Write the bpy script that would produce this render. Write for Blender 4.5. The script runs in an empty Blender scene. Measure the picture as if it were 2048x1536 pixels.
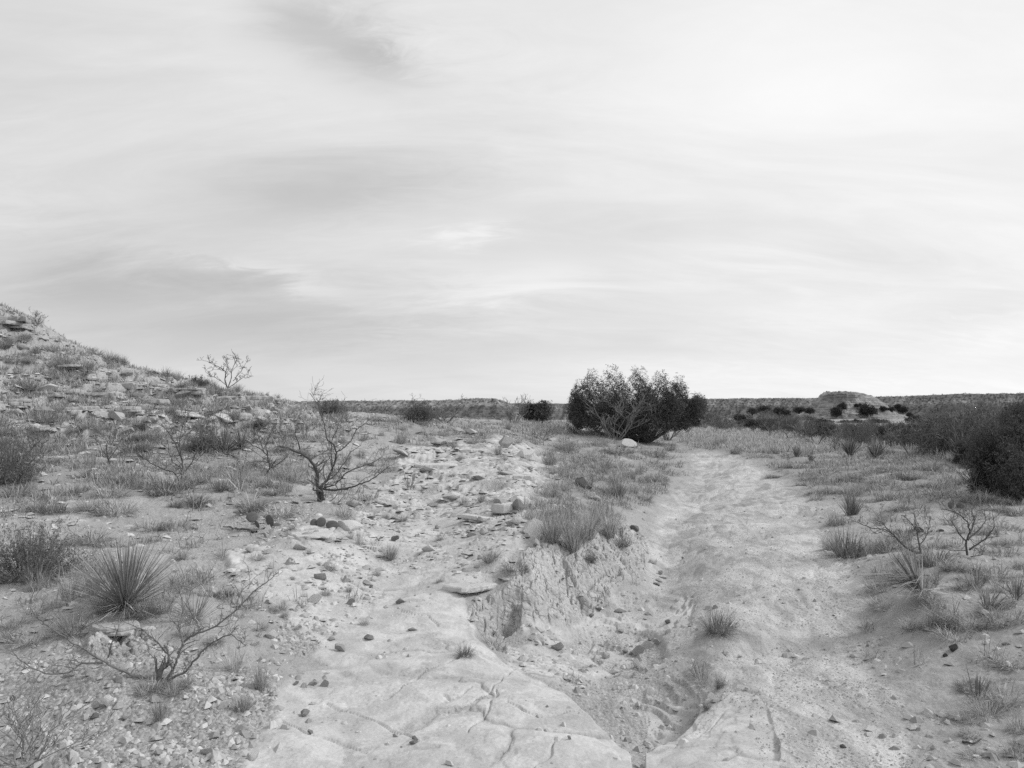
import bpy, math, random
import numpy as np
from mathutils import Vector, Matrix, Euler

S = bpy.context.scene
COL = S.collection
R = math.radians
random.seed(7)
RNG = np.random.default_rng(11)

# ------------------------------------------------------------------ camera
F = 1500.0                       # focal length in pixels of a 2048 wide frame
CAMZ = 1.65
PITCH = math.atan(47.0 / F)
cam_d = bpy.data.cameras.new('camera')
cam_d.sensor_width = 36.0
cam_d.lens = 36.0 * F / 2048.0
cam_d.clip_start = 0.05
cam_d.clip_end = 60000.0
cam = bpy.data.objects.new('camera', cam_d)
COL.objects.link(cam)
cam.location = (0, 0, CAMZ)
cam.rotation_euler = (math.pi / 2 + PITCH, 0, 0)
S.camera = cam

# ------------------------------------------------------------------ light
SUN_EL, SUN_AZ = R(40), R(84)    # azimuth measured from the view direction (+Y) towards +X
sun_d = bpy.data.lights.new('sun', 'SUN')
sun_d.energy = 2.4
sun_d.angle = R(11)
sun_d.color = (1.0, 1.0, 1.0)    # monochrome photograph
sun = bpy.data.objects.new('sun', sun_d)
COL.objects.link(sun)
sun.location = (40, 20, 40)
sdir = Vector((math.sin(SUN_AZ) * math.cos(SUN_EL), math.cos(SUN_AZ) * math.cos(SUN_EL), math.sin(SUN_EL)))
sun.rotation_euler = (-sdir).to_track_quat('-Z', 'Y').to_euler()

S.view_settings.view_transform = 'Standard'
S.view_settings.look = 'None'
S.view_settings.exposure = 0.0
S.view_settings.gamma = 1.0
S.cycles.use_denoising = False
S.cycles.max_bounces = 6
S.cycles.diffuse_bounces = 3
S.cycles.glossy_bounces = 1
S.cycles.transmission_bounces = 2
S.cycles.transparent_max_bounces = 4
S.cycles.caustics_reflective = False
S.cycles.caustics_refractive = False


class NT:
    """small helper to wire shader nodes"""
    def __init__(self, tree):
        self.t = tree
        tree.nodes.clear()

    def n(self, typ, **kw):
        nd = self.t.nodes.new(typ)
        for k, v in kw.items():
            setattr(nd, k, v)
        return nd

    def put(self, sock, v):
        if isinstance(v, bpy.types.NodeSocket):
            self.t.links.new(v, sock)
        elif v is not None:
            sock.default_value = v

    def math(self, op, a, b=None, c=None, clamp=False):
        nd = self.n('ShaderNodeMath', operation=op, use_clamp=clamp)
        self.put(nd.inputs[0], a)
        if b is not None: self.put(nd.inputs[1], b)
        if c is not None: self.put(nd.inputs[2], c)
        return nd.outputs[0]

    def noise(self, vec, scale, detail=4, rough=0.55, dist=0.0, dim='3D'):
        nd = self.n('ShaderNodeTexNoise', noise_dimensions=dim)
        self.put(nd.inputs['Vector'], vec)
        nd.inputs['Scale'].default_value = scale
        nd.inputs['Detail'].default_value = detail
        nd.inputs['Roughness'].default_value = rough
        nd.inputs['Distortion'].default_value = dist
        return nd.outputs[0]

    def vor(self, vec, scale, feature='F1'):
        nd = self.n('ShaderNodeTexVoronoi', feature=feature)
        self.put(nd.inputs['Vector'], vec)
        nd.inputs['Scale'].default_value = scale
        return nd

    def mapr(self, v, a, b, c, d, smooth=True):
        nd = self.n('ShaderNodeMapRange', clamp=True)
        if smooth: nd.interpolation_type = 'SMOOTHSTEP'
        self.put(nd.inputs[0], v)
        for i, x in enumerate((a, b, c, d)):
            self.put(nd.inputs[i + 1], x)
        return nd.outputs[0]

    def mix(self, f, a, b):
        nd = self.n('ShaderNodeMix', data_type='FLOAT')
        self.put(nd.inputs[0], f); self.put(nd.inputs[2], a); self.put(nd.inputs[3], b)
        return nd.outputs[0]

    def scale(self, vec, s):
        nd = self.n('ShaderNodeMapping')
        self.put(nd.inputs[0], vec)
        nd.inputs['Scale'].default_value = s
        return nd.outputs[0]

    def bump(self, h, strength, dist, nrm=None):
        nd = self.n('ShaderNodeBump')
        self.put(nd.inputs['Strength'], strength)
        nd.inputs['Distance'].default_value = dist
        self.put(nd.inputs['Height'], h)
        if nrm is not None: self.put(nd.inputs['Normal'], nrm)
        return nd.outputs[0]


# ------------------------------------------------------------------ sky
W = bpy.data.worlds.new('World')
S.world = W
W.use_nodes = True
t = NT(W.node_tree)
sky = t.n('ShaderNodeTexSky', sky_type='NISHITA', sun_disc=False)
sky.sun_elevation = SUN_EL
sky.sun_rotation = SUN_AZ
bw = t.n('ShaderNodeRGBToBW')
t.put(bw.inputs[0], sky.outputs[0])
tc = t.n('ShaderNodeTexCoord')
sep = t.n('ShaderNodeSeparateXYZ')
t.put(sep.inputs[0], tc.outputs['Generated'])
dx, dy, dz = sep.outputs
dzc = t.math('MAXIMUM', dz, 0.0)
zz = t.math('ADD', dzc, 0.26)
u = t.math('DIVIDE', dx, zz)
v = t.math('DIVIDE', dy, zz)
cmb = t.n('ShaderNodeCombineXYZ')
t.put(cmb.inputs[0], u); t.put(cmb.inputs[1], v)
P = cmb.outputs[0]
mp = t.n('ShaderNodeMapping')
t.put(mp.inputs[0], P)
mp.inputs['Rotation'].default_value = (0, 0, R(-14))
mp.inputs['Scale'].default_value = (0.75, 1.15, 1)
n1 = t.noise(mp.outputs[0], 0.9, 6, 0.52, 0.6)
mp2 = t.n('ShaderNodeMapping')
t.put(mp2.inputs[0], P)
mp2.inputs['Rotation'].default_value = (0, 0, R(-24))
mp2.inputs['Scale'].default_value = (0.7, 1.9, 1)
mp2.inputs['Location'].default_value = (3.1, 7.7, 0)
n2 = t.noise(mp2.outputs[0], 2.1, 7, 0.6, 0.9)
mp3 = t.n('ShaderNodeMapping')
t.put(mp3.inputs[0], P)
mp3.inputs['Rotation'].default_value = (0, 0, R(22))
mp3.inputs['Scale'].default_value = (1.0, 2.6, 1)
n3 = t.noise(mp3.outputs[0], 5.5, 8, 0.68, 1.4)
base = t.math('ADD', t.math('MULTIPLY', t.math('SUBTRACT', n3, 0.5), t.math('MULTIPLY', t.mapr(n1, .42, .62, .15, 1), 1.3)), t.math('ADD', 7.65, t.math('MULTIPLY', t.math('SUBTRACT', n1, 0.5), 3.1)))
base = t.math('ADD', base, t.math('MULTIPLY', t.math('SUBTRACT', n2, 0.5), 2.1))
# brighter towards the veiled sun
toward = t.math('ADD', t.math('MULTIPLY', dx, 2.1), t.math('MULTIPLY', dzc, 0.8))
base = t.math('ADD', base, toward)
# cloud masses: (tan azimuth, tan elevation, half width, half height, change)
yy = t.math('MAXIMUM', dy, 0.05)
ta = t.math('DIVIDE', dx, yy)
te = t.math('DIVIDE', dz, yy)
wob = t.math('MULTIPLY', t.math('SUBTRACT', n3, 0.5), 0.16)
wob2 = t.math('MULTIPLY', t.math('SUBTRACT', n2, 0.5), 0.10)
def blob(px, py, sx, sy, amp, rot=0.0):
    global base
    a0, e0 = (px - 1024) / F, (815 - py) / F
    a = t.math('ADD', t.math('SUBTRACT', ta, a0), wob)
    e = t.math('ADD', t.math('SUBTRACT', te, e0), wob2)
    c, s = math.cos(rot), math.sin(rot)
    ar = t.math('ADD', t.math('MULTIPLY', a, c * F / sx), t.math('MULTIPLY', e, s * F / sx))
    er = t.math('SUBTRACT', t.math('MULTIPLY', e, c * F / sy), t.math('MULTIPLY', a, s * F / sy))
    q = t.math('ADD', t.math('MULTIPLY', ar, ar), t.math('MULTIPLY', er, er))
    g = t.math('MULTIPLY', t.math('EXPONENT', t.math('MULTIPLY', q, -1.0)), amp)
    base = t.math('ADD', base, g)
blob(690, 70, 150, 70, -1.9, R(-24))
blob(760, 105, 60, 30, -0.9, R(-24))
blob(570, 20, 110, 50, -0.9)
blob(700, 350, 330, 80, -1.5, R(4))
blob(600, 410, 240, 50, -.6, R(10))
blob(430, 610, 380, 75, -1.3, R(-5))
blob(760, 600, 220, 40, -0.7)
blob(150, 560, 160, 60, -0.8)
blob(930, 470, 70, 26, 1.4, R(12))
blob(1010, 570, 200, 34, 0.9, R(8))
blob(560, 550, 130, 18, 1.0, R(-14))
blob(1180, 470, 230, 60, -0.5, R(-4))
blob(1700, 560, 420, 60, -0.8, R(3))
blob(1950, 620, 240, 45, -0.9, R(10))
blob(1500, 180, 420, 170, 0.7)
blob(100, 330, 220, 120, 0.3)
blob(1300, 690, 700, 45, -0.6)
blob(820, 640, 420, 40, -0.6, R(2))
blob(250, 500, 300, 60, -0.5, R(-4))
blob(500, 690, 330, 45, -0.6)
tot = t.math('ADD', t.math('MULTIPLY', base, 0.86), t.math('MULTIPLY', bw.outputs[0], 0.10))
tot = t.math('MAXIMUM', tot, 3.0)
bg = t.n('ShaderNodeBackground')
t.put(bg.inputs[0], tot)
bg.inputs[1].default_value = 0.113
out = t.n('ShaderNodeOutputWorld')
t.put(out.inputs[0], bg.outputs[0])

# ------------------------------------------------------------------ noise (numpy)
def _hash(ix, iy, seed):
    h = (ix.astype(np.int64) * 374761393 + iy.astype(np.int64) * 668265263 + seed * 974711) & 0xffffffff
    h = ((h ^ (h >> 13)) * 1274126177) & 0xffffffff
    h = ((h ^ (h >> 15)) * 2246822519) & 0xffffffff
    return (h ^ (h >> 16)) & 0xffffffff

def rnd(ix, iy, seed):
    return _hash(ix, iy, seed) / 4294967295.0

def pn(x, y, seed=0):
    x = np.asarray(x, float); y = np.asarray(y, float)
    x0 = np.floor(x); y0 = np.floor(y)
    fx = x - x0; fy = y - y0
    ux = fx * fx * fx * (fx * (fx * 6 - 15) + 10); uy = fy * fy * fy * (fy * (fy * 6 - 15) + 10)
    res = []
    for ox in (0, 1):
        for oy in (0, 1):
            a = _hash(x0 + ox, y0 + oy, seed) * (2 * math.pi / 4294967296.0)
            res.append(np.cos(a) * (fx - ox) + np.sin(a) * (fy - oy))
    a = res[0] * (1 - ux) + res[2] * ux
    b = res[1] * (1 - ux) + res[3] * ux
    return (a * (1 - uy) + b * uy) * 1.5

def fbm(x, y, seed=0, oct=4, rough=0.5):
    s = 0; a = 1.0
    for o in range(oct):
        s = s + a * pn(x * 2 ** o + 13.7 * o, y * 2 ** o - 7.1 * o, seed + o)
        a *= rough
    return s

def voro(x, y, seed=0):
    x0 = np.floor(x); y0 = np.floor(y)
    f1 = np.full(x.shape, 9.0); f2 = np.full(x.shape, 9.0); cid = np.zeros(x.shape)
    for ox in (-1, 0, 1):
        for oy in (-1, 0, 1):
            cx = x0 + ox; cy = y0 + oy
            qx = cx + rnd(cx, cy, seed); qy = cy + rnd(cx, cy, seed + 1)
            d = np.hypot(x - qx, y - qy)
            m = d < f1
            f2 = np.where(m, f1, np.minimum(f2, d))
            cid = np.where(m, rnd(cx, cy, seed + 2), cid)
            f1 = np.where(m, d, f1)
    return f1, f2, cid

def sstep(a, b, x):
    q = np.clip((x - a) / (b - a), 0, 1)
    return q * q * (3 - 2 * q)

# ------------------------------------------------------------------ pixel <-> world
CP, SP = math.cos(PITCH), math.sin(PITCH)
def ray(px, py):
    a = (px - 1024) / F; b = (768 - py) / F
    return a, CP - b * SP, SP + b * CP           # x, y, z of the ray
def pt(px, py, Y):
    x, y, z = ray(px, py)
    return x / y * Y, Y, CAMZ + z / y * Y
def pt_z(px, py, z):
    """point of the pixel's ray at height z"""
    rx, ry, rz = ray(px, py)
    k = (z - CAMZ) / rz
    return rx * k, ry * k, z

# ------------------------------------------------------------------ terrain base: control points
CD = []      # with a distance
for a in [(0,612,24),(60,640,24),(130,685,24),(250,735,24.5),(380,765,25),(500,790,26),(570,803,27),
          (0,680,22),(150,740,21.5),(0,750,19),(200,800,18),(370,795,19),(0,840,15),(250,850,16),(0,920,12),(300,930,12.5),
          (500,880,16),(0,1000,9),(250,1010,9.3),(400,960,11.5),(640,1000,9.8),(500,1070,8),(640,1070,7.6),(0,1100,7),
          (250,1200,5.4),(0,1300,4.6),(330,1360,4.2),(0,1500,3.5),(300,1500,3.5),
          (850,1180,6.5),(700,1150,6.9),(900,1100,7.9),(800,1020,10.2),(950,1000,10.8),(1000,940,13.6),
          (850,900,16.5),(1000,880,18),(700,850,19),(900,850,22),(640,822,26),(750,832,26),(850,840,26),(950,845,27),
          (1050,850,28),(1140,852,29),(1180,880,25),(1100,872,25),(1250,890,25),(1130,930,19),(1230,930,19),(1300,930,20),
          (-300,520,23),(-300,800,14),(-300,1100,6)]:
    CD.append(pt(*a))
for px, py, z in [(600,1400,0.0),(800,1300,0.0),(600,1536,0),(900,1500,0.0),(1100,1450,0.0),(1000,1400,0),(1190,1450,0),(1240,1536,0),
          (1400,908,.21),(1440,930,.19),(1390,970,.05),(1340,1050,-.05),(1330,1100,-.1),(1330,1200,-.15),(1250,1290,-.21),
          (1240,1420,-.16),(1300,1460,-.16),(1010,1258,-.15),(1110,1250,-.2),(1200,1210,-.17),(1280,1130,-.12),(1295,1060,-.08),(1340,970,0),
          (930,1195,.08),(1030,1165,.15),(1070,1110,.24),(1120,1072,.30),(1180,1080,.2),(1240,1066,.13),(1050,1030,.38),(1030,980,.42),
          (1080,950,.46),(1150,1000,.2),(1250,980,.12),(1200,1040,.19),(960,1290,-.06),(1020,1320,-.1),(1080,1340,-.12),
          (1500,1050,.08),(1500,1150,.04),(1430,1100,.0),(1600,1250,0),(1550,1400,-.02),(1450,1490,0),(1380,1520,0),(1700,1450,.03),(1900,1500,.08),
          (2048,1400,.15),(1850,1330,.1),(1440,1262,.02),(1500,1300,-.02),(1390,1330,-.10),(1440,1400,-.06),
          (1850,1195,.30),(1740,1225,.1),(1765,1150,.25),(1950,1250,.25),(2048,1250,.3),(1700,1105,.15),(1640,1110,.08),
          (1900,1100,.32),(2048,1100,.35),(1700,1030,.2),(1900,1020,.35),(2048,1000,.4),(1640,1000,.16),(1550,950,.25),(1700,950,.35),
          (1900,960,.4),(1500,920,.3),(1650,920,.38),(1850,900,.4),(1400,887,.35),(1600,880,.4),(2048,940,.5),(1800,870,.4),
          (1400,862,.3),(1600,857,.2),(1900,853,.2),(1450,985,.02),(1420,1030,0)]:
    CD.append(pt_z(px, py, z))
def polar(px, r, z):
    a = math.atan((px - 1024) / F)
    return r * math.sin(a), r * math.cos(a), z
for px, r, z in [(-300,40,4.5),(0,40,3.0),(250,40,2.0),(500,42,1.2),(700,42,.6),(900,44,.2),(1100,44,.3),(1250,44,.4),
          (0,70,-1),(300,70,-2),(600,72,-3),(900,72,-2.5),(1150,72,-1.2),(1400,75,-.1),(1700,75,.0),(2048,75,.2),(2400,75,.4),(2400,30,.5),(2400,12,.5),
          (2400,6,.35),(2400,3,.2),(-300,3,.05),(1024,2.4,0),(400,2.4,0),(1700,2.4,0.02)]:
    CD.append(polar(px, r, z))
CD = np.array(CD)
CT = np.arctan2(CD[:, 0], CD[:, 1]); CL = np.log(np.hypot(CD[:, 0], CD[:, 1]))
TS = 2.2
def _ker(d2):
    return np.where(d2 > 1e-12, 0.5 * d2 * np.log(np.maximum(d2, 1e-12)), 0)
A = np.stack([CT * TS, CL], 1)
n = len(A)
K = _ker(((A[:, None] - A[None]) ** 2).sum(-1)) + np.eye(n) * 1e-3
Pm = np.concatenate([np.ones((n, 1)), A], 1)
M = np.zeros((n + 3, n + 3)); M[:n, :n] = K; M[:n, n:] = Pm; M[n:, :n] = Pm.T
sol = np.linalg.solve(M, np.concatenate([CD[:, 2], np.zeros(3)]))
T0, T1, L0, L1 = R(-42), R(42), math.log(2.0), math.log(75)
NT_, NL_ = 420, 420
gt = np.linspace(T0, T1, NT_); gl = np.linspace(L0, L1, NL_)
G = np.zeros((NT_, NL_))
for i in range(NT_):
    d2 = (gt[i] * TS - A[:, 0])[None] ** 2 + (gl[:, None] - A[None, :, 1]) ** 2
    G[i] = _ker(d2) @ sol[:n] + sol[n] + sol[n + 1] * gt[i] * TS + sol[n + 2] * gl

def gsample(Gr, th, lr):
    ti = np.clip((th - T0) / (T1 - T0), 0, 1) * (Gr.shape[0] - 1)
    li = np.clip((lr - L0) / (L1 - L0), 0, 1) * (Gr.shape[1] - 1)
    i0 = np.minimum(ti.astype(int), Gr.shape[0] - 2); j0 = np.minimum(li.astype(int), Gr.shape[1] - 2)
    a = ti - i0; b = li - j0
    return (Gr[i0, j0] * (1 - a) * (1 - b) + Gr[i0 + 1, j0] * a * (1 - b) + Gr[i0, j0 + 1] * (1 - a) * b + Gr[i0 + 1, j0 + 1] * a * b)

def march(px, py, hfun):
    rx, ry, rz = ray(px, py)
    hor = math.hypot(rx, ry)
    th = math.atan2(rx, ry)
    rr = np.exp(np.linspace(math.log(2.2), L1, 2500))
    zr = CAMZ + rr * rz / hor
    zg = hfun(np.full(rr.shape, th), np.log(rr))
    hit = np.nonzero(zg >= zr)[0]
    k = hit[0] if len(hit) else int(np.argmin(zr - zg))
    return rr[k] * math.sin(th), rr[k] * math.cos(th), float(zg[k])

def base_h(th, lr):
    return gsample(G, th, lr)

# region masks, rasterised in (angle, log distance), blurred
NMT, NML = 700, 800
mt = np.linspace(T0, T1, NMT); ml = np.linspace(L0, L1, NML)
MTT, MLL = np.meshgrid(mt, ml, indexing='ij')
def region(polys, blur=2):
    m = np.zeros((NMT, NML))
    for poly in polys:
        q = [march(px, py, base_h) for px, py in poly]
        q = [(math.atan2(a, b), math.log(math.hypot(a, b))) for a, b, _ in q]
        inside = np.zeros((NMT, NML), bool)
        for k in range(len(q)):
            (x1, y1), (x2, y2) = q[k], q[(k + 1) % len(q)]
            if abs(y2 - y1) < 1e-9: continue
            c = ((y1 > MLL) != (y2 > MLL)) & (MTT < (x2 - x1) * (MLL - y1) / (y2 - y1) + x1)
            inside ^= c
        m = np.maximum(m, inside)
    for _ in range(blur):
        for ax in (0, 1):
            w = 3
            m = sum(np.roll(m, s, ax) for s in range(-w, w + 1)) / (2 * w + 1)
    return m

REG = dict(
    slab=region([[(470,1700),(500,1500),(545,1440),(570,1330),(640,1300),(720,1240),(760,1180),(860,1130),(935,1190),(935,1240),(975,1290),(1010,1335),(1130,1385),(1190,1447),(1262,1508),(1270,1700)],
                 [(1285,1700),(1288,1505),(1350,1480),(1410,1430),(1480,1380),(1530,1420),(1560,1500),(1560,1700)]], 7),
    slab2=region([[(480,1130),(640,1075),(800,1045),(860,1000),(990,1010),(1030,1090),(1030,1150),(935,1195),(760,1240),(650,1290),(590,1250),(520,1200)]], 5),
    platy=region([[(440,1110),(560,1060),(700,1040),(790,960),(800,900),(960,880),(1090,900),(1075,960),(1050,1020),(1040,1080),(1020,1140),(880,1150),(740,1190),(600,1210),(470,1180)],
                  [(1010,1270),(1110,1250),(1190,1225),(1130,1290),(1225,1345),(1130,1370),(1010,1340)]], 4),
    hill=region([[(-300,480),(0,600),(280,740),(570,795),(640,815),(720,860),(560,890),(300,880),(150,900),(-300,920)]], 5),
    bank=region([[(925,1205),(1028,1160),(1060,1090),(1130,1060),(1250,1045),(1300,1060),(1295,1140),(1210,1215),(1110,1260),(960,1262)],
                 [(170,1262),(300,1262),(300,1310),(170,1310)]], 3),
    wash=region([[(1110,1290),(1190,1215),(1330,1160),(1390,1190),(1390,1290),(1350,1330),(1440,1420),(1410,1480),(1300,1490),(1210,1430),(1130,1380),(1225,1345)]], 3),
    pit=region([[(1272,1700),(1264,1508),(1190,1449),(1132,1390),(1100,1372),(1150,1352),(1225,1350),(1290,1345),(1350,1340),(1400,1390),(1395,1440),(1350,1478),(1290,1502),(1284,1700)]], 1),
    pit2=region([[(1115,1295),(1150,1262),(1210,1250),(1290,1245),(1330,1270),(1340,1300),(1305,1328),(1250,1350),(1215,1335),(1165,1302)]], 2),
    trail=region([[(1370,905),(1440,905),(1500,930),(1620,995),(1650,1090),(1740,1180),(1690,1290),(1800,1400),(1850,1700),(1560,1700),(1500,1430),(1450,1400),(1420,1330),(1470,1290),(1400,1230),(1320,1200),(1290,1150),(1295,1060),(1330,985),(1400,940)]], 6),
    gravel=region([[(-300,1290),(200,1300),(440,1330),(560,1330),(560,1420),(500,1500),(470,1700),(-300,1700)],[(560,1230),(700,1240),(640,1300),(570,1330)],[(470,1000),(640,1010),(600,1060),(470,1070)]], 6),
    grassy=region([[(1330,858),(2048,850),(2300,1000),(1960,1010),(1640,1000),(1500,920),(1400,895)],[(-300,850),(300,870),(600,860),(620,980),(300,1000),(-300,1000)],[(700,840),(1150,845),(1150,870),(980,880),(760,860)],[(1095,880),(1290,890),(1350,930),(1330,985),(1250,1020),(1190,1050),(1100,1060),(1090,1000),(1110,930)]], 8),
    pale=region([[(1340,1220),(1180,1225),(1120,1270),(1230,1340),(1300,1250),(1390,1240),(1380,1160)],[(1290,1390),(1400,1380),(1390,1470),(1300,1470)],[(1150,1295),(1110,1320),(1030,1320),(1020,1350),(1120,1370),(1225,1345)]], 3),
)

# ------------------------------------------------------------------ the ground sheet
fine_t = np.radians(np.arange(-40, 40.001, 0.062))
th_all = np.concatenate([np.radians(np.arange(-180, -40, 2.5)), fine_t, np.radians(np.arange(42.5, 180, 2.5))])
rr_ = [0.25, .6, 1.0, 1.4, 1.8, 2.1, 2.3]
r = 2.4
while r < 75:
    rr_.append(r); r += 0.0028 * r ** 1.15
while r < 26000:
    rr_.append(r); r *= 1.045
r_all = np.array(rr_)
TH, RR = np.meshgrid(th_all, r_all, indexing='ij')
X = RR * np.sin(TH); Y = RR * np.cos(TH)
LR = np.log(RR)
Z = gsample(G, TH, LR)
wb = sstep(R(42), R(100), np.abs(TH))
Z = Z * (1 - wb)
# beyond the near ground: gently falling scrub flat, then the canyon floor
far = np.interp(np.log(RR), [math.log(75), math.log(110), math.log(170), math.log(300), math.log(800), math.log(3000), math.log(26000)], [0, -.3, -.9, -3.5, -14, -60, -60])
Z = np.where(RR > 75, Z * np.interp(np.log(RR), [math.log(75), math.log(300)], [1, 0]) + far, Z)
Z += np.where(RR > 60, sstep(60, 140, RR) * 0.5 * pn(X / 23, Y / 23, 5) + sstep(200, 600, RR) * 5 * pn(X / 170, Y / 170, 6), 0)

near = (np.abs(TH) < R(41)) & (RR > 2.0) & (RR < 75)
idx = np.nonzero(near.ravel())[0]
x = X.ravel()[idx]; y = Y.ravel()[idx]; th = TH.ravel()[idx]; lr = LR.ravel()[idx]; z = Z.ravel()[idx]; rr = RR.ravel()[idx]
w1 = pn(x / .45, y / .45, 21); w2 = pn(x / .12, y / .12, 22)
def mask(name, lo=.35, hi=.65, wob=.25, wob2=.1):
    return sstep(lo, hi, gsample(REG[name], th, lr) + wob * w1 + wob2 * w2)
w0 = fbm(x / .9, y / .9, 23, 4, .6)
_sl = gsample(REG['slab'], th, lr)
_leftedge = 1 - sstep(-.10, .02, x / np.maximum(y, .1) + .0)          # the slab fades out under grit on its hill side, and breaks off cleanly at the wash
m_slab = sstep(.5 - .03 - .22 * _leftedge, .5 + .03 + .22 * _leftedge, _sl + (.10 + .34 * _leftedge) * w0 + (.05 + .16 * _leftedge) * w2)
m_slab = np.maximum(m_slab, .92 * sstep(.38, .72, gsample(REG['slab2'], th, lr) + .50 * w0 + .10 * w2))
m_platy = sstep(.25, .75, gsample(REG['platy'], th, lr) + .35 * w0); m_hill = mask('hill', .3, .7); m_bank = mask('bank', .3, .7, .15)
m_wash = mask('wash', .35, .65, .15); m_trail = sstep(.15, .85, gsample(REG['trail'], th, lr) + .38 * w0 + .08 * w2); m_grav = sstep(.2, .8, gsample(REG['gravel'], th, lr) + .4 * w0)
m_grass = sstep(.2, .8, gsample(REG['grassy'], th, lr) + .35 * w0); m_pale = mask('pale', .4, .6, .25, .15)
m_pit = sstep(.4, .6, gsample(REG['pit'], th, lr) + .05 * w1 + .03 * w2)
m_pit2 = sstep(.2, .8, gsample(REG['pit2'], th, lr) + .10 * w1 + .05 * w2)
fade = 1 - .5 * sstep(25, 75, rr)
zb = z.copy()
# the runnel that the water took: from the slab outlet up along the foot of the bank to the path bend
_gp = [(1272,1515,.0,.10),(1250,1420,.0,.25),(1280,1330,.03,.32),(1325,1240,.07,.28),(1345,1190,.10,.28),(1335,1120,.15,.34),(1325,1060,.17,.42),(1345,1005,.17,.50),(1380,965,.14,.55),(1420,938,.10,.6),(1440,925,.05,.6)]
_gq = [(*march(a_, b_, base_h)[:2], c_, d_) for a_, b_, c_, d_ in _gp]
_cut = np.zeros(len(x))
_wx = x + .12 * w1; _wy = y
for (x1, y1, c1_, s1), (x2, y2, c2_, s2) in zip(_gq[:-1], _gq[1:]):
    vx, vy = x2 - x1, y2 - y1
    kk = np.clip(((_wx - x1) * vx + (_wy - y1) * vy) / (vx * vx + vy * vy), 0, 1)
    dd_ = np.hypot(_wx - x1 - kk * vx, _wy - y1 - kk * vy)
    sg = s1 + (s2 - s1) * kk
    _cut = np.maximum(_cut, (c1_ + (c2_ - c1_) * kk) * np.exp(-(dd_ / sg) ** 2 * .9))
z = z - _cut
# steps and pools of the wash
z = z - .13 * m_pit * (1 - sstep(4.25, 5.1, y)) - .035 * m_pit2
# broad unevenness
big = fbm(x / 2.3, y / 2.3, 31, 3)
mid = fbm(x / .55, y / .55, 41, 4, .55)
fin = fbm(x / .085, y / .085, 51, 3, .6)
rough = 1 - .8 * m_slab - .68 * m_trail - .3 * m_wash * (1 - m_slab)
z = z + .05 * big * (1 - .75 * m_slab) * np.clip(rr / 8, .5, 2.2) + .028 * mid * rough + .0055 * fin * (1 - .75 * m_slab) * (1 - .45 * m_trail)
# hummocks between grass
z = z + .07 * np.maximum(fbm(x / .8, y / .8, 61, 2), 0) * m_grass * (1 - m_trail)
# hillside strata: little benches and risers
ws = (fbm(x / 3.1, y / 3.1, 71, 3) * .55 + .10 * mid)
def terrace(z, step, amt, lo=.62, w=0):
    q = z / step + w
    f = q - np.floor(q)
    g = np.floor(q) + sstep(lo, 1.0, f)
    return z + (g - q) * step * amt
z = z + m_hill * (terrace(z, .42, .75, .72, ws * 1.3) - z)
z = z + m_hill * (terrace(z, .13, .5, .6, ws * 2.2 + .3 * w2) - z)
# platy sandstone: cells at different levels
def plates(x, y, sc, seed, stretch=2.5):
    xx = x / sc / stretch + .35 * w1 + .12 * w2; yv = y / sc + .35 * pn(x / .5, y / .5, seed) + .1 * w2
    f1, f2, c = voro(xx, yv, seed)
    return (f2 - f1), c
e1, c1 = plates(x, y, .62, 81)
e2, c2 = plates(x + .4 * y, y, .26, 85)
pm = np.maximum(m_platy, .75 * m_hill) * (1 - .9 * m_slab) * (1 - m_grass * .5)
lev = .050 * (c1 ** 1.6) * sstep(0.0, .16, e1) + .026 * c2 * sstep(0, .2, e2)
sc_r = np.clip(rr / 9, .55, 2.0)
z = z + pm * lev * sc_r
# slab: wide cracks and shallow scaled layers
xx = x * .9 + .25 * w1 + .08 * w2; yv = y * 1.3 + .25 * pn(x / .6, y / .6, 93)
f1, f2, cs = voro(xx * 1.15, yv * 1.15, 91)
es = f2 - f1
crk = m_slab * (1 - sstep(.0, .03, es)) * sstep(-.10, .25, pn(x / .7, y / .7, 95))
z = z - .008 * crk + m_slab * (.012 * cs * sstep(0, .12, es) + .006 * sstep(0, .45, es) + .018 * fbm(x / .5, y / .5, 97, 3))
z = z + m_slab * (terrace(z + .02 * big, .014, .30, .80, .35 * mid) - (z + .02 * big))
# clay bank: rills running down, crumbling crust
gz = np.gradient(G, gt, gl)
sl = gsample(np.hypot(gz[0], gz[1]), th, lr) / rr
steep = sstep(.22, .6, sl)
m_steep = np.maximum(m_bank, .0)
rid = 1 - np.abs(pn(x / .17 + .4 * y, y / .75, 101)) * 2
rid2 = 1 - np.abs(pn(x / .075, y / .4, 102)) * 2
z = z + m_bank * (.055 * (1 - np.abs(pn(x / .34 + .5 * y + .5 * w1, y / 1.1, 101)) * 2) - .04 + .03 * fbm(x / .22, y / .22, 103, 3, .5))
fb1, fb2, cb = voro(x / .10 + .3 * w2, y / .11 + .3 * w1, 105)
z = z + m_bank * (.030 * sstep(0, .16, fb2 - fb1) + .020 * cb)
# wash floor: layered sandstone shows as contour steps
wz = z + .03 * fbm(x / .4, y / .4, 111, 2)
mw = m_wash * sstep(-.25, .15, pn(x / .5, y / .5, 112) + .4 * m_pale)
z = z + mw * (terrace(wz, .034, .92, .78) - wz)
# trail: scuffed, runnels along the slope
run = 1 - np.abs(pn((x - .35 * y) / .30 + .3 * w1, y / 1.6, 121)) * 2
z = z + m_trail * (-.014 * np.maximum(run, 0) ** 2 + .007 * fbm(x / .24, y / .20, 122, 3, .5) + .035 * fbm(x / .8, y / .8, 123, 2))
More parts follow.
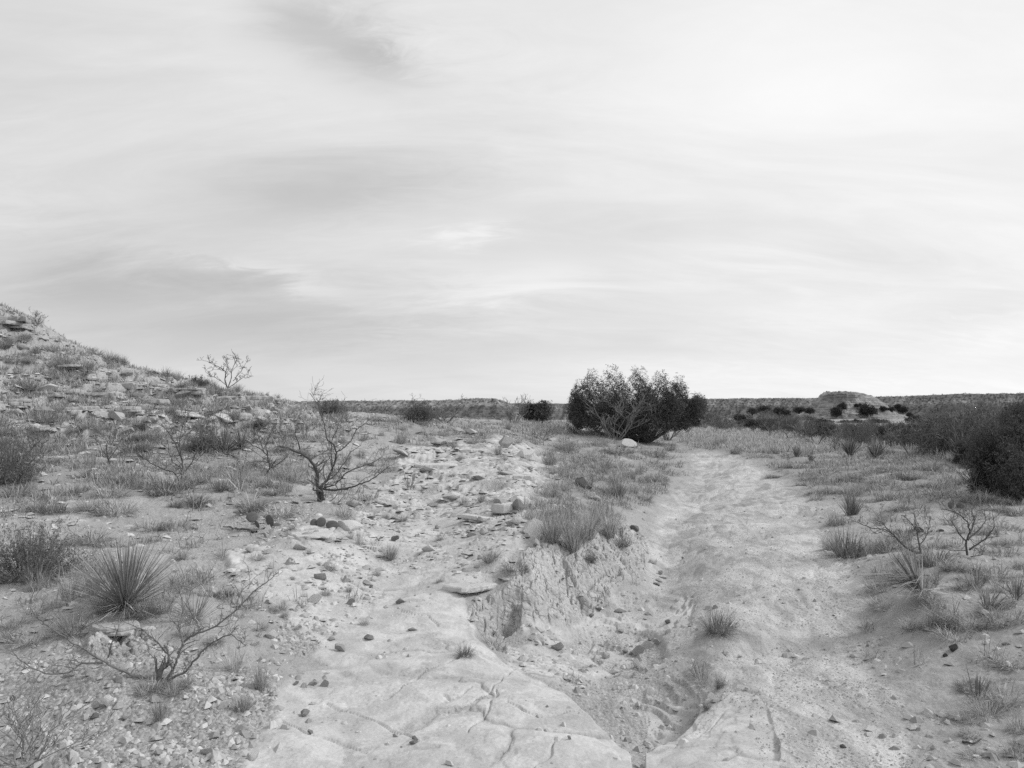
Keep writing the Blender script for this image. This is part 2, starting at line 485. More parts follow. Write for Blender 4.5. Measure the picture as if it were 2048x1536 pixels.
# gravel
fg1, fg2, cg = voro(x / .045 + .2 * w2, y / .045, 131)
z = z + m_grav * (.009 * sstep(.0, .5, fg2 - fg1) * cg ** 2)
fg1, fg2, cg2 = voro(x / .02, y / .02, 133)
nearf = 1 - sstep(5, 9, rr)
z = z + (.5 * m_grav + .22 * (1 - m_slab)) * nearf * .006 * sstep(0, .5, fg2 - fg1) * cg2
# hand placed cracks of the slab (pixel polylines of the ground)
def carve(poly, w, dep):
    global z
    q = np.array([march(a, b, base_h)[:2] for a, b in poly])
    sel = np.nonzero((x > q[:, 0].min() - .3) & (x < q[:, 0].max() + .3) & (y > q[:, 1].min() - .3) & (y < q[:, 1].max() + .3))[0]
    xs = x[sel] + .03 * w1[sel] + .02 * w2[sel]; ys = y[sel] + .03 * pn(x[sel] / .2, y[sel] / .2, 3)
    d = np.full(len(sel), 9.0)
    for (x1, y1), (x2, y2) in zip(q[:-1], q[1:]):
        vx, vy = x2 - x1, y2 - y1
        k = np.clip(((xs - x1) * vx + (ys - y1) * vy) / (vx * vx + vy * vy), 0, 1)
        d = np.minimum(d, np.hypot(xs - x1 - k * vx, ys - y1 - k * vy))
    z[sel] -= dep * (1 - sstep(w * .3, w * 2.2, d * (1 + .6 * w2[sel])))
for pl in ([(930,1310),(880,1335),(830,1365),(770,1400)],[(1035,1335),(985,1375),(940,1405),(900,1425)],[(990,1380),(975,1405),(965,1440),(930,1470)],
           [(640,1410),(700,1425),(750,1440),(790,1465),(830,1490)],[(1160,1470),(1110,1490),(1090,1520),(1060,1560)],[(870,1500),(810,1505),(760,1520)],
           [(560,1440),(640,1480),(720,1500)],[(1340,1500),(1420,1465),(1450,1430)],[(1010,1410),(1080,1440),(1160,1430)],[(800,1225),(855,1235),(870,1250)],[(880,1390),(900,1400),(935,1375)]):
    carve(pl, .0045, .013)
carve([(1024,1192),(1018,1225),(1014,1250)], .05, .12)
Zf = Z.ravel().copy(); Zf[idx] = z
Z = Zf.reshape(Z.shape)

# material weights per vertex (what lies there: bare rock, clay, sand, gravel, turf)
def full(a):
    o = np.zeros(X.size); o[idx] = a; return o
dirt_on_plates = sstep(.10, .5, fbm(x / .5, y / .5, 141, 4, .6))
a_rock = np.clip(np.maximum(m_slab * (1 - .75 * (1 - sstep(.0, .10, es)) * sstep(-.25, .15, pn(x / .7, y / .7, 95))) * (1 - .55 * sstep(.35, .95, fbm(x / .35, y / .35, 142, 5, .75))), pm * (1 - .7 * m_hill) * (1 - dirt_on_plates) * sstep(.02, .1, e1)) + .9 * m_pale * m_wash, 0, 1)
a_rock = a_rock * (1 - .85 * np.maximum(m_pit2 * sstep(-.5, .0, pn(x / .3, y / .3, 145)), .75 * m_pit * sstep(-.3, .2, pn(x / .25, y / .25, 146))) * (1 - m_slab))
a_sand = np.clip(m_trail + m_wash * .8 + m_bank * .75, 0, 1) * (1 - a_rock)
a_grav = np.clip(np.maximum(m_grav, .7 * m_hill + .5 * m_platy * dirt_on_plates + .7 * np.maximum(m_pit2, .8 * m_pit)), 0, 1) * (1 - a_rock)
a_turf = np.clip(m_grass * (1 - m_trail), 0, 1) * (1 - a_rock)


def grid_mesh(name, X, Y, Z, wrap=False):
    nt, nr = X.shape
    me = bpy.data.meshes.new(name)
    co = np.stack([X, Y, Z], -1).reshape(-1, 3)
    i = np.arange(nt - 1 if not wrap else nt)
    j = np.arange(nr - 1)
    I, J = np.meshgrid(i, j, indexing='ij')
    I2 = (I + 1) % nt
    q = np.stack([I * nr + J, I * nr + J + 1, I2 * nr + J + 1, I2 * nr + J], -1).reshape(-1, 4)
    fill(me, co, q)
    return me

def fill(me, co, faces, smooth=True):
    """faces: (n, k) array of vertex indices"""
    faces = np.asarray(faces, np.int32)
    k = faces.shape[1]
    me.vertices.add(len(co)); me.vertices.foreach_set('co', np.asarray(co, np.float32).ravel())
    me.loops.add(faces.size); me.loops.foreach_set('vertex_index', faces.ravel())
    me.polygons.add(len(faces)); me.polygons.foreach_set('loop_start', np.arange(0, faces.size, k, dtype=np.int32))
    me.polygons.foreach_set('use_smooth', np.full(len(faces), smooth))
    me.update(calc_edges=True)
    return me

def attr(me, name, arr):
    a = me.attributes.new(name, 'FLOAT', 'POINT')
    a.data.foreach_set('value', np.asarray(arr, np.float32).ravel())

def link(name, me, mat, parent=None):
    o = bpy.data.objects.new(name, me)
    COL.objects.link(o)
    if mat is not None and len(me.materials) == 0: me.materials.append(mat)
    if parent is not None: o.parent = parent
    return o

def tag(o, label, cat, group=None, kind=None):
    if label: o['label'] = label
    if cat: o['category'] = cat
    if group: o['group'] = group
    if kind: o['kind'] = kind
    return o

# ------------------------------------------------------------------ materials
def mat(name):
    m = bpy.data.materials.new(name)
    m.use_nodes = True
    return m, NT(m.node_tree)

def finish(t, col, rough=.9, nrm=None, spec=.15, sub=None):
    b = t.n('ShaderNodeBsdfPrincipled')
    t.put(b.inputs['Base Color'], col if isinstance(col, bpy.types.NodeSocket) else (col, col, col, 1))
    t.put(b.inputs['Roughness'], rough)
    b.inputs['Specular IOR Level'].default_value = spec
    if nrm is not None: t.put(b.inputs['Normal'], nrm)
    o = t.n('ShaderNodeOutputMaterial')
    t.put(o.inputs[0], b.outputs[0])

def make_ground():
    m, t = mat('desert_ground')
    g = t.n('ShaderNodeNewGeometry').outputs['Position']
    at = lambda nm: t.n('ShaderNodeAttribute', attribute_name=nm).outputs['Fac']
    rock, sand, grav, turf = at('rock'), at('sand'), at('gravel'), at('turf')
    nb = t.noise(g, .9, 5, .6); nm = t.noise(g, 7, 6, .65); nf = t.noise(g, 60, 5, .7); ng = t.noise(g, 240, 3, .7)
    soil = t.math('ADD', .335, t.math('MULTIPLY', t.math('SUBTRACT', nm, .5), .20))
    soil = t.math('ADD', soil, t.math('MULTIPLY', t.math('SUBTRACT', nb, .5), .12))
    sandc = t.math('ADD', .445, t.math('MULTIPLY', t.math('SUBTRACT', nm, .5), .34))
    sandc = t.math('ADD', sandc, t.math('MULTIPLY', t.math('SUBTRACT', nb, .5), .46))
    rockc = t.math('ADD', .485, t.math('MULTIPLY', t.math('SUBTRACT', nb, .5), .12))
    rockc = t.math('ADD', rockc, t.math('MULTIPLY', t.math('SUBTRACT', nm, .5), .10))
    vg = t.vor(g, 42); vg2 = t.vor(g, 100)
    sepc = t.n('ShaderNodeSeparateColor'); t.put(sepc.inputs[0], vg.outputs['Color'])
    sepc2 = t.n('ShaderNodeSeparateColor'); t.put(sepc2.inputs[0], vg2.outputs['Color'])
    gravc = t.math('ADD', .19, t.math('ADD', t.math('MULTIPLY', sepc.outputs[0], .17), t.math('MULTIPLY', sepc2.outputs[0], .12)))
    turfc = t.math('ADD', .225, t.math('MULTIPLY', nm, .12))
    c = t.mix(sand, soil, sandc)
    c = t.mix(grav, c, gravc)
    c = t.mix(turf, c, turfc)
    c = t.mix(rock, c, rockc)
    # grain and scattered darker grit
    c = t.math('MULTIPLY', c, t.math('ADD', .72, t.math('MULTIPLY', nf, .60)))
    c = t.math('MULTIPLY', c, t.math('ADD', .86, t.math('MULTIPLY', ng, .28)))
    # speckle: loose grit on everything that is not clean slab
    vs = t.vor(g, 30); ss = t.n('ShaderNodeSeparateColor'); t.put(ss.inputs[0], vs.outputs['Color'])
    spot = t.math('MULTIPLY', t.mapr(vs.outputs['Distance'], .18, .30, 1, 0), t.math('GREATER_THAN', ss.outputs[1], t.math('ADD', .72, t.math('MULTIPLY', rock, .2))))
    spot = t.math('MULTIPLY', spot, t.mapr(t.noise(g, 2.2, 3), .45, .6, 0, 1))
    c = t.mix(t.math('MULTIPLY', spot, .6), c, .15)
    streak = t.noise(t.scale(g, (3.2, 1.1, 3.2)), 1.4, 6, .7, .8)
    c = t.math('MULTIPLY', c, t.mix(sand, 1.0, t.mapr(streak, .34, .58, .72, 1.08)))
    c = t.math('MAXIMUM', c, .03)
    h = t.math('ADD', t.math('MULTIPLY', nf, .5), t.math('MULTIPLY', ng, .25))
    h = t.math('ADD', h, t.math('MULTIPLY', t.math('MULTIPLY', vg.outputs['Distance'], -1.1), t.math('ADD', .25, grav)))
    h = t.math('ADD', h, t.math('MULTIPLY', nm, .5))
    bankf = at('bank')
    wv = t.n('ShaderNodeVectorMath', operation='ADD'); nz_ = t.n('ShaderNodeTexNoise'); t.put(nz_.inputs['Vector'], g); nz_.inputs['Scale'].default_value = 9
    sv = t.n('ShaderNodeVectorMath', operation='SCALE'); t.put(sv.inputs[0], nz_.outputs['Color']); sv.inputs['Scale'].default_value = .05
    t.put(wv.inputs[0], g); t.put(wv.inputs[1], sv.outputs[0])
    cl = t.vor(wv.outputs[0], 17, 'DISTANCE_TO_EDGE')
    h = t.math('ADD', h, t.math('MULTIPLY', bankf, t.math('MULTIPLY', t.mapr(cl.outputs['Distance'], 0, .2, -1.3, 0), t.mapr(nm, .38, .6, 0, 1))))
    stain = t.noise(g, 3.1, 7, .72, .6)
    c = t.math('MULTIPLY', c, t.mix(rock, 1.0, t.mapr(stain, .40, .62, .80, 1.05)))
    h = t.math('ADD', h, t.math('MULTIPLY', spot, .4))
    vsp = t.vor(g, 75); sp2 = t.n('ShaderNodeSeparateColor'); t.put(sp2.inputs[0], vsp.outputs['Color'])
    pit = t.vor(g, 26)
    h = t.math('ADD', h, t.math('MULTIPLY', t.mapr(pit.outputs['Distance'], .1, .45, -.7, 0), t.mapr(nb, .4, .6, 0, 1)))
    nrm = t.bump(h, t.mix(rock, .7, .34), .02)
    finish(t, c, .95, nrm, .1)
    return m
M_ground = make_ground()

def make_stone(name, base, var, scale=9.0, strata=0):
    m, t = mat(name)
    g = t.n('ShaderNodeTexCoord').outputs['Object']
    rn = t.n('ShaderNodeObjectInfo').outputs['Random']
    a = t.noise(g, scale, 6, .65); b = t.noise(g, scale * 7, 4, .7); f = t.noise(g, scale * 30, 3, .7)
    c = t.math('ADD', base, t.math('MULTIPLY', t.math('SUBTRACT', rn, .5), var))
    c = t.math('ADD', c, t.math('MULTIPLY', t.math('SUBTRACT', a, .5), .22))
    c = t.math('MULTIPLY', c, t.math('ADD', .72, t.math('MULTIPLY', b, .56)))
    h = t.math('ADD', a, t.math('ADD', t.math('MULTIPLY', b, .5), t.math('MULTIPLY', f, .2)))
    if strata:
        st = t.noise(t.scale(g, (1.2, 1.2, 26)), 1.6, 5, .7)
        c = t.math('MULTIPLY', c, t.math('ADD', .7, t.math('MULTIPLY', st, .6)))
        h = t.math('ADD', h, t.math('MULTIPLY', st, 1.2))
    c = t.math('MAXIMUM', c, .04)
    finish(t, c, .92, t.bump(h, .6, .02), .12)
    return m
M_stone = make_stone('sandstone_rubble', .34, .18)
M_stone_dark = make_stone('dark_rubble', .20, .14)
M_stone_pale = make_stone('pale_sandstone', .47, .08)
M_ledge = make_stone('layered_sandstone', .36, .10, 4.0, 1)
M_white = make_stone('white_gypsum', .66, .05)
M_black = make_stone('blackened_clod', .045, .02)

def make_plant(name, base, var, thr=.25, rough=.8, blade=False):
    """thin foliage: a little light passes through"""
    m, t = mat(name)
    g = t.n('ShaderNodeTexCoord').outputs['Object']
    rn = t.n('ShaderNodeObjectInfo').outputs['Random']
    a = t.noise(g, 6, 3, .6); b = t.noise(g, 60, 2, .6)
    c = t.math('ADD', base, t.math('MULTIPLY', t.math('SUBTRACT', rn, .5), var))
    c = t.math('MULTIPLY', c, t.math('ADD', .55, t.math('MULTIPLY', a, .9)))
    c = t.math('MULTIPLY', c, t.math('ADD', .6, t.math('MULTIPLY', b, .8)))
    if blade:
        c = t.math('MULTIPLY', c, t.math('ADD', .42, t.math('MULTIPLY', t.n('ShaderNodeAttribute', attribute_name='tone').outputs['Fac'], 1.15)))
    c = t.math('MAXIMUM', c, .012)
    d = t.n('ShaderNodeBsdfPrincipled'); t.put(d.inputs['Base Color'], c); d.inputs['Roughness'].default_value = rough
    d.inputs['Specular IOR Level'].default_value = .15
    tr = t.n('ShaderNodeBsdfTranslucent'); t.put(tr.inputs[0], c)
    mx = t.n('ShaderNodeMixShader'); mx.inputs[0].default_value = thr
    t.put(mx.inputs[1], d.outputs[0]); t.put(mx.inputs[2], tr.outputs[0])
    o = t.n('ShaderNodeOutputMaterial'); t.put(o.inputs[0], mx.outputs[0])
    return m
M_grass = make_plant('dry_grass', .36, .12, blade=True)
M_grass_green = make_plant('grey_green_grass', .20, .06, blade=True)
M_field = make_plant('pale_tall_grass', .46, .0, blade=True)
M_turf = make_plant('short_dry_grass', .33, .0, blade=True)
M_yucca = make_plant('yucca_leaf', .27, .04, .12, .5, blade=True)
M_dead = make_plant('dead_yucca_leaf', .50, .04, .15, blade=True)
M_jun = make_plant('juniper_foliage', .10, .02, .12)
M_jun_far = make_plant('distant_juniper_foliage', .062, .02, .1)
M_shrub = make_plant('shrub_foliage', .15, .06, .2)
M_pear = make_plant('cactus_pad', .12, .04, .05, .6)
M_scrub = make_plant('canyon_scrub', .075, .0, .05)

def make_bark(name, base):
    m, t = mat(name)
    g = t.n('ShaderNodeTexCoord').outputs['Object']
    a = t.noise(t.scale(g, (1, 1, .25)), 30, 5, .7)
    rn = t.n('ShaderNodeObjectInfo').outputs['Random']
    c = t.math('MULTIPLY', t.math('MULTIPLY', base, t.math('ADD', .8, t.math('MULTIPLY', rn, .4))), t.math('ADD', .5, a))
    finish(t, c, .9, t.bump(a, .7, .01), .1)
    return m
M_bark = make_bark('dark_bark', .085)
M_twig = make_bark('grey_twig', .16)
M_grey_bark = make_bark('grey_bark', .15)
M_pale_twig = make_bark('pale_twig', .24)

def make_mesa():
    m, t = mat('canyon_wall')
    g = t.n('ShaderNodeNewGeometry').outputs['Position']
    a = t.noise(t.scale(g, (.15, .15, 4)), .12, 6, .6)
    b = t.noise(g, .05, 6, .7); e = t.noise(g, .35, 5, .7)
    c = t.math('ADD', .07, t.math('MULTIPLY', a, .14))
    c = t.math('ADD', c, t.math('MULTIPLY', t.mapr(b, .52, .72, 0, 1), .14))
    c = t.math('MULTIPLY', c, t.math('ADD', .7, t.math('MULTIPLY', e, .6)))
    cl = t.n('ShaderNodeAttribute', attribute_name='cliff').outputs['Fac']
    c = t.math('ADD', c, t.math('MULTIPLY', t.math('MULTIPLY', cl, t.mapr(e, .4, .6, .3, 1)), .16))
    v = t.vor(g, .22)
    c = t.mix(t.mapr(v.outputs['Distance'], .25, .5, .65, 0), c, .055)
    finish(t, c, .95, t.bump(e, .8, 1.5), .05)
    return m
M_mesa = make_mesa()

def make_butte_mat():
    m, t = mat('butte_rock')
    g = t.n('ShaderNodeNewGeometry').outputs['Position']
    st = t.noise(t.scale(g, (.25, .25, 5)), .7, 6, .65)
    b = t.noise(g, .35, 6, .65); e = t.noise(g, 2.2, 5, .7)
    c = t.math('ADD', .16, t.math('MULTIPLY', t.mapr(st, .35, .65, 0, 1), .15))
    c = t.math('ADD', c, t.math('MULTIPLY', t.math('SUBTRACT', b, .5), .6))
    c = t.math('MULTIPLY', c, t.math('ADD', .35, t.math('MULTIPLY', e, 1.5)))
    c = t.math('MAXIMUM', c, .05)
    finish(t, c, .95, t.bump(t.math('ADD', st, e), .7, .4), .05)
    return m
M_butte = make_butte_mat()

me = grid_mesh('terrain', X, Y, Z, wrap=True)
for nm_, a_ in (('rock', a_rock), ('sand', a_sand), ('gravel', a_grav), ('bank', m_bank), ('turf', a_turf)):
    v_ = full(a_)
    if nm_ == 'turf':
        v_ = np.where((RR.ravel() > 75), .8, v_)
    attr(me, nm_, v_)
terrain = link('terrain', me, M_ground)
tag(terrain, 'pale eroded desert ground with a worn path and a dry wash', 'ground', kind='structure')

# ground lookup on the finished sheet
def final_h(th, lr):
    r_ = np.exp(lr)
    ti = np.interp(th, th_all, np.arange(len(th_all))); ri = np.interp(r_, r_all, np.arange(len(r_all)))
    i0 = np.minimum(ti.astype(int), len(th_all) - 2); j0 = np.minimum(ri.astype(int), len(r_all) - 2)
    a = ti - i0; b = ri - j0
    return Z[i0, j0] * (1 - a) * (1 - b) + Z[i0 + 1, j0] * a * (1 - b) + Z[i0, j0 + 1] * (1 - a) * b + Z[i0 + 1, j0 + 1] * a * b
def gh(x, y):
    x = np.asarray(x, float); y = np.asarray(y, float)
    return final_h(np.arctan2(x, y), np.log(np.hypot(x, y)))
def at(px, py):
    return march(px, py, final_h)
def ground(x, y):
    return float(gh(np.array([x]), np.array([y]))[0])
def proj(x, y, z):
    f = y * CP + (z - CAMZ) * SP; u_ = -y * SP + (z - CAMZ) * CP
    return 1024 + F * x / f, 768 - F * u_ / f
def gslope(x, y, e=.12):
    return (ground(x + e, y) - ground(x - e, y)) / (2 * e), (ground(x, y + e) - ground(x, y - e)) / (2 * e)

# ------------------------------------------------------------------ labels: what a thing stands next to
LM = {}
def landmark(phrase, px, py):
    LM[phrase] = (px, py)
for ph, px, py in [('the big green yucca', 250, 1215), ('the dark twisted mesquite', 640, 1003), ('the sprawling bare mesquite by the gravel', 326, 1364),
                   ('the large juniper', 1285, 885), ('the white rock', 213, 1400), ('the overhanging stone ledge', 985, 1180), ('the drooping yucca', 1843, 1190),
                   ('the round grass mound beside the path', 1697, 1090), ('the clay bank', 1130, 1160), ('the wash pool', 1260, 1290), ('the tuft on the wash rim', 1437, 1250),
                   ('the split stone block', 1005, 1011), ('the dark juniper bush on the skyline', 1076, 845), ('the bare skyline mesquite', 891, 842), ('the leaning bare shrub on the hill crest', 455, 775),
                   ('the undercut hillside ledge', 370, 790), ('the crest outcrop', 28, 630), ('the small prickly pear', 650, 1047), ('the larger prickly pear', 540, 1040),
                   ('the pale slab', 800, 1330), ('the slab crack at the wash outlet', 1272, 1520), ('the dark juniper thicket', 1995, 985), ('the path bend', 1440, 930),
                   ('the dark leafy shrub', 70, 1150), ('the dry star yucca', 490, 1000), ('the grey clod', 1910, 1297)]:
    landmark(ph, px, py)
USED = set()
LABELS_SHARED = 0
def label(look, px, py, extra=()):
    """a label no other thing has: look + where it stands among things one can find"""
    cand = []
    near = sorted(LM.items(), key=lambda q: math.hypot(q[1][0] - px, (q[1][1] - py) * 1.6))
    for ph, (lx, ly) in near[:5]:
        ddx, ddy = px - lx, (py - ly) * 1.6
        if math.hypot(ddx, ddy) < 14: continue
        dist = math.hypot(ddx, ddy)
        if abs(ddx) > abs(ddy): side = 'to the left of' if ddx < 0 else 'to the right of'
        else: side = 'behind' if ddy < 0 else 'in front of'
        q = 'just ' if dist < 70 else ('well ' if dist > 200 else '')
        cand.append(f'{look} {q}{side} {ph}')
    names = [a for a, _ in near]
    for i in range(3):
        for j in range(i + 1, 4):
            cand.append(f'{look} between {names[i]} and {names[j]}')
    for c in cand:
        if c not in USED and len(c.split()) <= 15:
            USED.add(c); return c
    global LABELS_SHARED
    LABELS_SHARED += 1
    return min(cand, key=lambda c: len(c.split()))

# ------------------------------------------------------------------ mesh generators
class Tubes:
    def __init__(self):
        self.v, self.f, self.n = [], [], 0
    def path(self, pts, rad, sides=4):
        pts = [Vector(p) for p in pts]
        k = len(pts)
        up = Vector((.31, .17, .93))
        for i, p in enumerate(pts):
            d = (pts[min(i + 1, k - 1)] - pts[max(i - 1, 0)])
            if d.length < 1e-9: d = Vector((0, 0, 1))
            d.normalize()
            a = d.cross(up)
            if a.length < .05: a = d.cross(Vector((1, 0, 0)))
            a.normalize(); b = d.cross(a)
            for s in range(sides):
                an = 2 * math.pi * s / sides
                q = p + (a * math.cos(an) + b * math.sin(an)) * rad[i]
                self.v.append((q.x, q.y, q.z))
            if i:
                o = self.n + (i - 1) * sides
                for s in range(sides):
                    s2 = (s + 1) % sides
                    self.f.append((o + s, o + s2, o + sides + s2, o + sides + s))
        self.n += k * sides
    def mesh(self, name):
        return fill(bpy.data.meshes.new(name), np.array(self.v), np.array(self.f))

def blade_arrays(base, az, lean, L, w, droop, rng, flat=.6):
    n = len(base)
    dh = np.stack([np.cos(az), np.sin(az)], 1)
    sa = az + math.pi / 2 + rng.uniform(-flat, flat, n)
    sd = np.stack([np.cos(sa), np.sin(sa)], 1) * w[:, None] * .5
    V = np.zeros((n, 5, 3))
    for lvl, (tt, ww) in enumerate(((0, .8), (.55, 1.0), (1.0, 0))):
        out_ = L * (np.sin(lean) * tt + droop * tt * tt * .45)
        up = L * (np.cos(lean) * tt - droop * tt * tt * .42)
        c = np.stack([base[:, 0] + dh[:, 0] * out_, base[:, 1] + dh[:, 1] * out_, base[:, 2] + up], 1)
        if lvl < 2:
            V[:, lvl * 2] = c; V[:, lvl * 2 + 1] = c
            V[:, lvl * 2, :2] -= sd * ww; V[:, lvl * 2 + 1, :2] += sd * ww
        else:
            V[:, 4] = c
    o = (np.arange(n) * 5)[:, None, None]
    Fc = np.array([[0, 1, 3], [0, 3, 2], [2, 3, 4]])[None] + o
    return V.reshape(-1, 3), Fc.reshape(-1, 3)

def blade_mesh(name, V, Fc, rng):
    me_ = fill(bpy.data.meshes.new(name), V, Fc)
    attr(me_, 'tone', np.repeat(rng.uniform(0, 1, len(V) // 5), 5))     # every blade weathers to its own tone
    return me_

def tuft_mesh(name, seed, n=200, r0=.12, lean=(0, 60), droop=.5, w=.014, lmin=.5, power=1.0):
    rng = np.random.default_rng(seed)
    a = rng.uniform(0, 2 * math.pi, n); rr = r0 * np.sqrt(rng.uniform(0, 1, n))
    base = np.stack([np.cos(a) * rr, np.sin(a) * rr, np.full(n, -.06)], 1)
    az = a + rng.normal(0, .7, n)
    ln = np.radians(lean[0] + (lean[1] - lean[0]) * rng.uniform(0, 1, n) ** power)
    L = rng.uniform(lmin, 1.06, n)
    dr = droop * rng.uniform(.2, 1.2, n)
    V, Fc = blade_arrays(base, az, ln, L, w * rng.uniform(.6, 1.2, n), dr, rng)
    return blade_mesh(name, V, Fc, rng)

def leaf_cloud(centers, size, per, rng, up=.5, ratio=.45):
    """small pointed leaflets round each centre"""
    n = len(centers) * per
    c = np.repeat(centers, per, 0) + rng.normal(0, 1, (n, 3)) * np.repeat(np.broadcast_to(size, (len(centers),)), per)[:, None] * .9
    d = rng.normal(0, 1, (n, 3)); d[:, 2] += up; d /= np.linalg.norm(d, axis=1)[:, None]
    e = np.cross(d, rng.normal(0, 1, (n, 3))); e /= np.linalg.norm(e, axis=1)[:, None] + 1e-9
    s = np.repeat(np.broadcast_to(size, (len(centers),)), per) * rng.uniform(.6, 1.3, n)
    V = np.stack([c - e * (s * ratio)[:, None] , c + e * (s * ratio)[:, None], c + d * (s * 1.5)[:, None]], 1)
    Fc = np.arange(n * 3).reshape(-1, 3)
    return V.reshape(-1, 3), Fc

def grow(tb, p, d, L, rad, depth, rng, spread=.7, zig=.35, up=.15, kids=(2, 4), min_r=.0015, sides=4, tips=None, taper=.45, seg=5):
    pts = [p.copy()]; rads = [rad]
    cur = d.normalized()
    for i in range(seg):
        cur = (cur + Vector((rng.uniform(-zig, zig), rng.uniform(-zig, zig), rng.uniform(-zig, zig) + up * .4))).normalized()
        pts.append(pts[-1] + cur * (L / seg))
        rads.append(max(rad * (1 - (1 - taper) * (i + 1) / seg), min_r))
    tb.path(pts, rads, sides)
    if depth <= 0:
        if tips is not None: tips.append(pts[-1])
        return
    for k in range(rng.randint(*kids)):
        i = rng.randint(1, seg)
        q = (pts[i] - pts[i - 1]).normalized()
        a = Vector((rng.gauss(0, 1), rng.gauss(0, 1), rng.gauss(0, 1) + up)).normalized()
        nd = (q * (1 - spread * .5) + a * spread).normalized()
        if nd.z < -.1: nd.z *= -.5
        grow(tb, pts[i], nd, L * rng.uniform(.42, .72), rads[i] * .62, depth - 1, rng, spread, zig, up, kids, min_r, 3 if depth < 3 else sides, tips, taper, max(3, seg - 1))
    if tips is not None: tips.append(pts[-1])

def bare_shrub_mesh(name, seed, stems=5, depth=3, spread=.75, out_=(.3, .9), rad=.014, min_r=.0022, zig=.3, kids=(2, 4), up=.25):
    rng = random.Random(seed)
    tb = Tubes()
    for s in range(stems):
        a = 2 * math.pi * (s + rng.uniform(-.3, .3)) / stems
        o = rng.uniform(*out_)
        d = Vector((math.cos(a) * o, math.sin(a) * o, 1)).normalized()
        grow(tb, Vector((math.cos(a) * .03, math.sin(a) * .03, -.05)), d, rng.uniform(.5, .75), rad * rng.uniform(.7, 1.1), depth, rng, spread, zig, up, kids, min_r)
    v = np.array(tb.v); hmax = v[:, 2].max()
    tb.v = [(a / hmax, b / hmax, c / hmax) for a, b, c in tb.v]
    return tb.mesh(name)

import bmesh
def rock_mesh(name, seed, flat=.55, planes=9, sub=3, jag=.05):
    rng = np.random.default_rng(seed)
    bm = bmesh.new()
    bmesh.ops.create_icosphere(bm, subdivisions=sub, radius=1.0)
    P_ = np.array([v.co[:] for v in bm.verts])
    P_ *= rng.uniform(.85, 1.15, 3)
    for _ in range(planes):
        nrm = rng.normal(0, 1, 3); nrm /= np.linalg.norm(nrm)
        off = rng.uniform(.36, .74)
        dd = P_ @ nrm - off
        P_ = P_ - np.maximum(dd, 0)[:, None] * nrm * .97
    nz = pn(P_[:, 0] * 2.3 + seed, P_[:, 1] * 2.3 + P_[:, 2] * 1.7, seed)
    nz2 = pn(P_[:, 0] * 6 + P_[:, 2] * 4, P_[:, 1] * 6 - P_[:, 2] * 5 + seed, seed + 1)
    P_ *= (1 + jag * nz + jag * .5 * nz2)[:, None]
    P_ /= np.abs(P_[:, :2]).max()
    P_[:, 2] *= flat
    for v_, p_ in zip(bm.verts, P_): v_.co = p_
    me_ = bpy.data.meshes.new(name)
    bm.to_mesh(me_); bm.free()
    for p_ in me_.polygons: p_.use_smooth = False
    return me_

def plate_stack(name, seed, layers, rx, ry, th_, rag=.18, n=46, lean=0.0):
    """sandstone ledge: ragged plates of unequal reach lying on one another, thickness th_ each"""
    rng = np.random.default_rng(seed)
    V, Fc = [], []
    z0 = 0.0; nv = 0
    for L_ in range(layers):
        t_ = th_ * rng.uniform(.55, 1.5)
        sx = rx * rng.uniform(.80, 1.05); sy = ry * rng.uniform(.80, 1.05)
        ox, oy = rng.uniform(-.08, .08, 2) * (rx, ry)
        a = np.linspace(0, 2 * math.pi, n, endpoint=False)
        sq = 1 / np.maximum(np.abs(np.cos(a)), np.abs(np.sin(a))) ** .55
        # broken outline: straight-ish runs with corners
        kn = rng.uniform(1 - rag * 1.4, 1 + rag * .6, 14)
        rad = np.interp(a, np.linspace(0, 2 * math.pi, 15), np.append(kn, kn[0])) * 0 + 1
        na_ = int(rng.integers(7, 11))
        ca_ = np.sort(np.linspace(0, 2 * math.pi, na_, endpoint=False) + rng.uniform(-.3, .3, na_)); cr_ = rng.uniform(1 - rag * 1.5, 1 + rag * .5, na_) / np.maximum(np.abs(np.cos(ca_)), np.abs(np.sin(ca_))) ** .6
        cx_ = np.append(cr_ * np.cos(ca_), cr_[0] * math.cos(ca_[0])); cy_ = np.append(cr_ * np.sin(ca_), cr_[0] * math.sin(ca_[0]))
        tt_ = np.linspace(0, na_, n, endpoint=False)
        ex_ = np.interp(tt_, np.arange(na_ + 1), cx_); ey_ = np.interp(tt_, np.arange(na_ + 1), cy_)
        a = np.arctan2(ey_, ex_); rad = np.hypot(ex_, ey_) + rng.normal(0, .02 + rag * .05, n)
        rings = [(0.90, 0.0), (.985, .10), (1.0, .35), (.975, .8), (.93, 1.0), (.5, 1.04), (.04, 1.05)]
        for rs, zs in rings:
            j = rng.normal(0, .012, n) * (rs > .8)
            for i in range(n):
                r_ = rad[i] * (rs + j[i])
                xx, yy_ = ox + math.cos(a[i]) * r_ * sx, oy + math.sin(a[i]) * r_ * sy
                V.append((xx, yy_, z0 + zs * t_ + rng.normal(0, .02) * t_ + lean * yy_))
        for k in range(len(rings) - 1):
            for i in range(n):
                i2 = (i + 1) % n
                Fc.append((nv + k * n + i, nv + k * n + i2, nv + (k + 1) * n + i2, nv + (k + 1) * n + i))
        nv += len(rings) * n
        z0 += t_ * .93
    return fill(bpy.data.meshes.new(name), np.array(V), np.array(Fc), smooth=False)

def copy_tree(o, parent=None):
    c = o.copy(); COL.objects.link(c)
    if parent is not None: c.parent = parent
    for ch in list(o.children): copy_tree(ch, c)
    return c

def empty(name, loc):
    o = bpy.data.objects.new(name, None); COL.objects.link(o); o.location = loc
    o.empty_display_size = .1
    return o

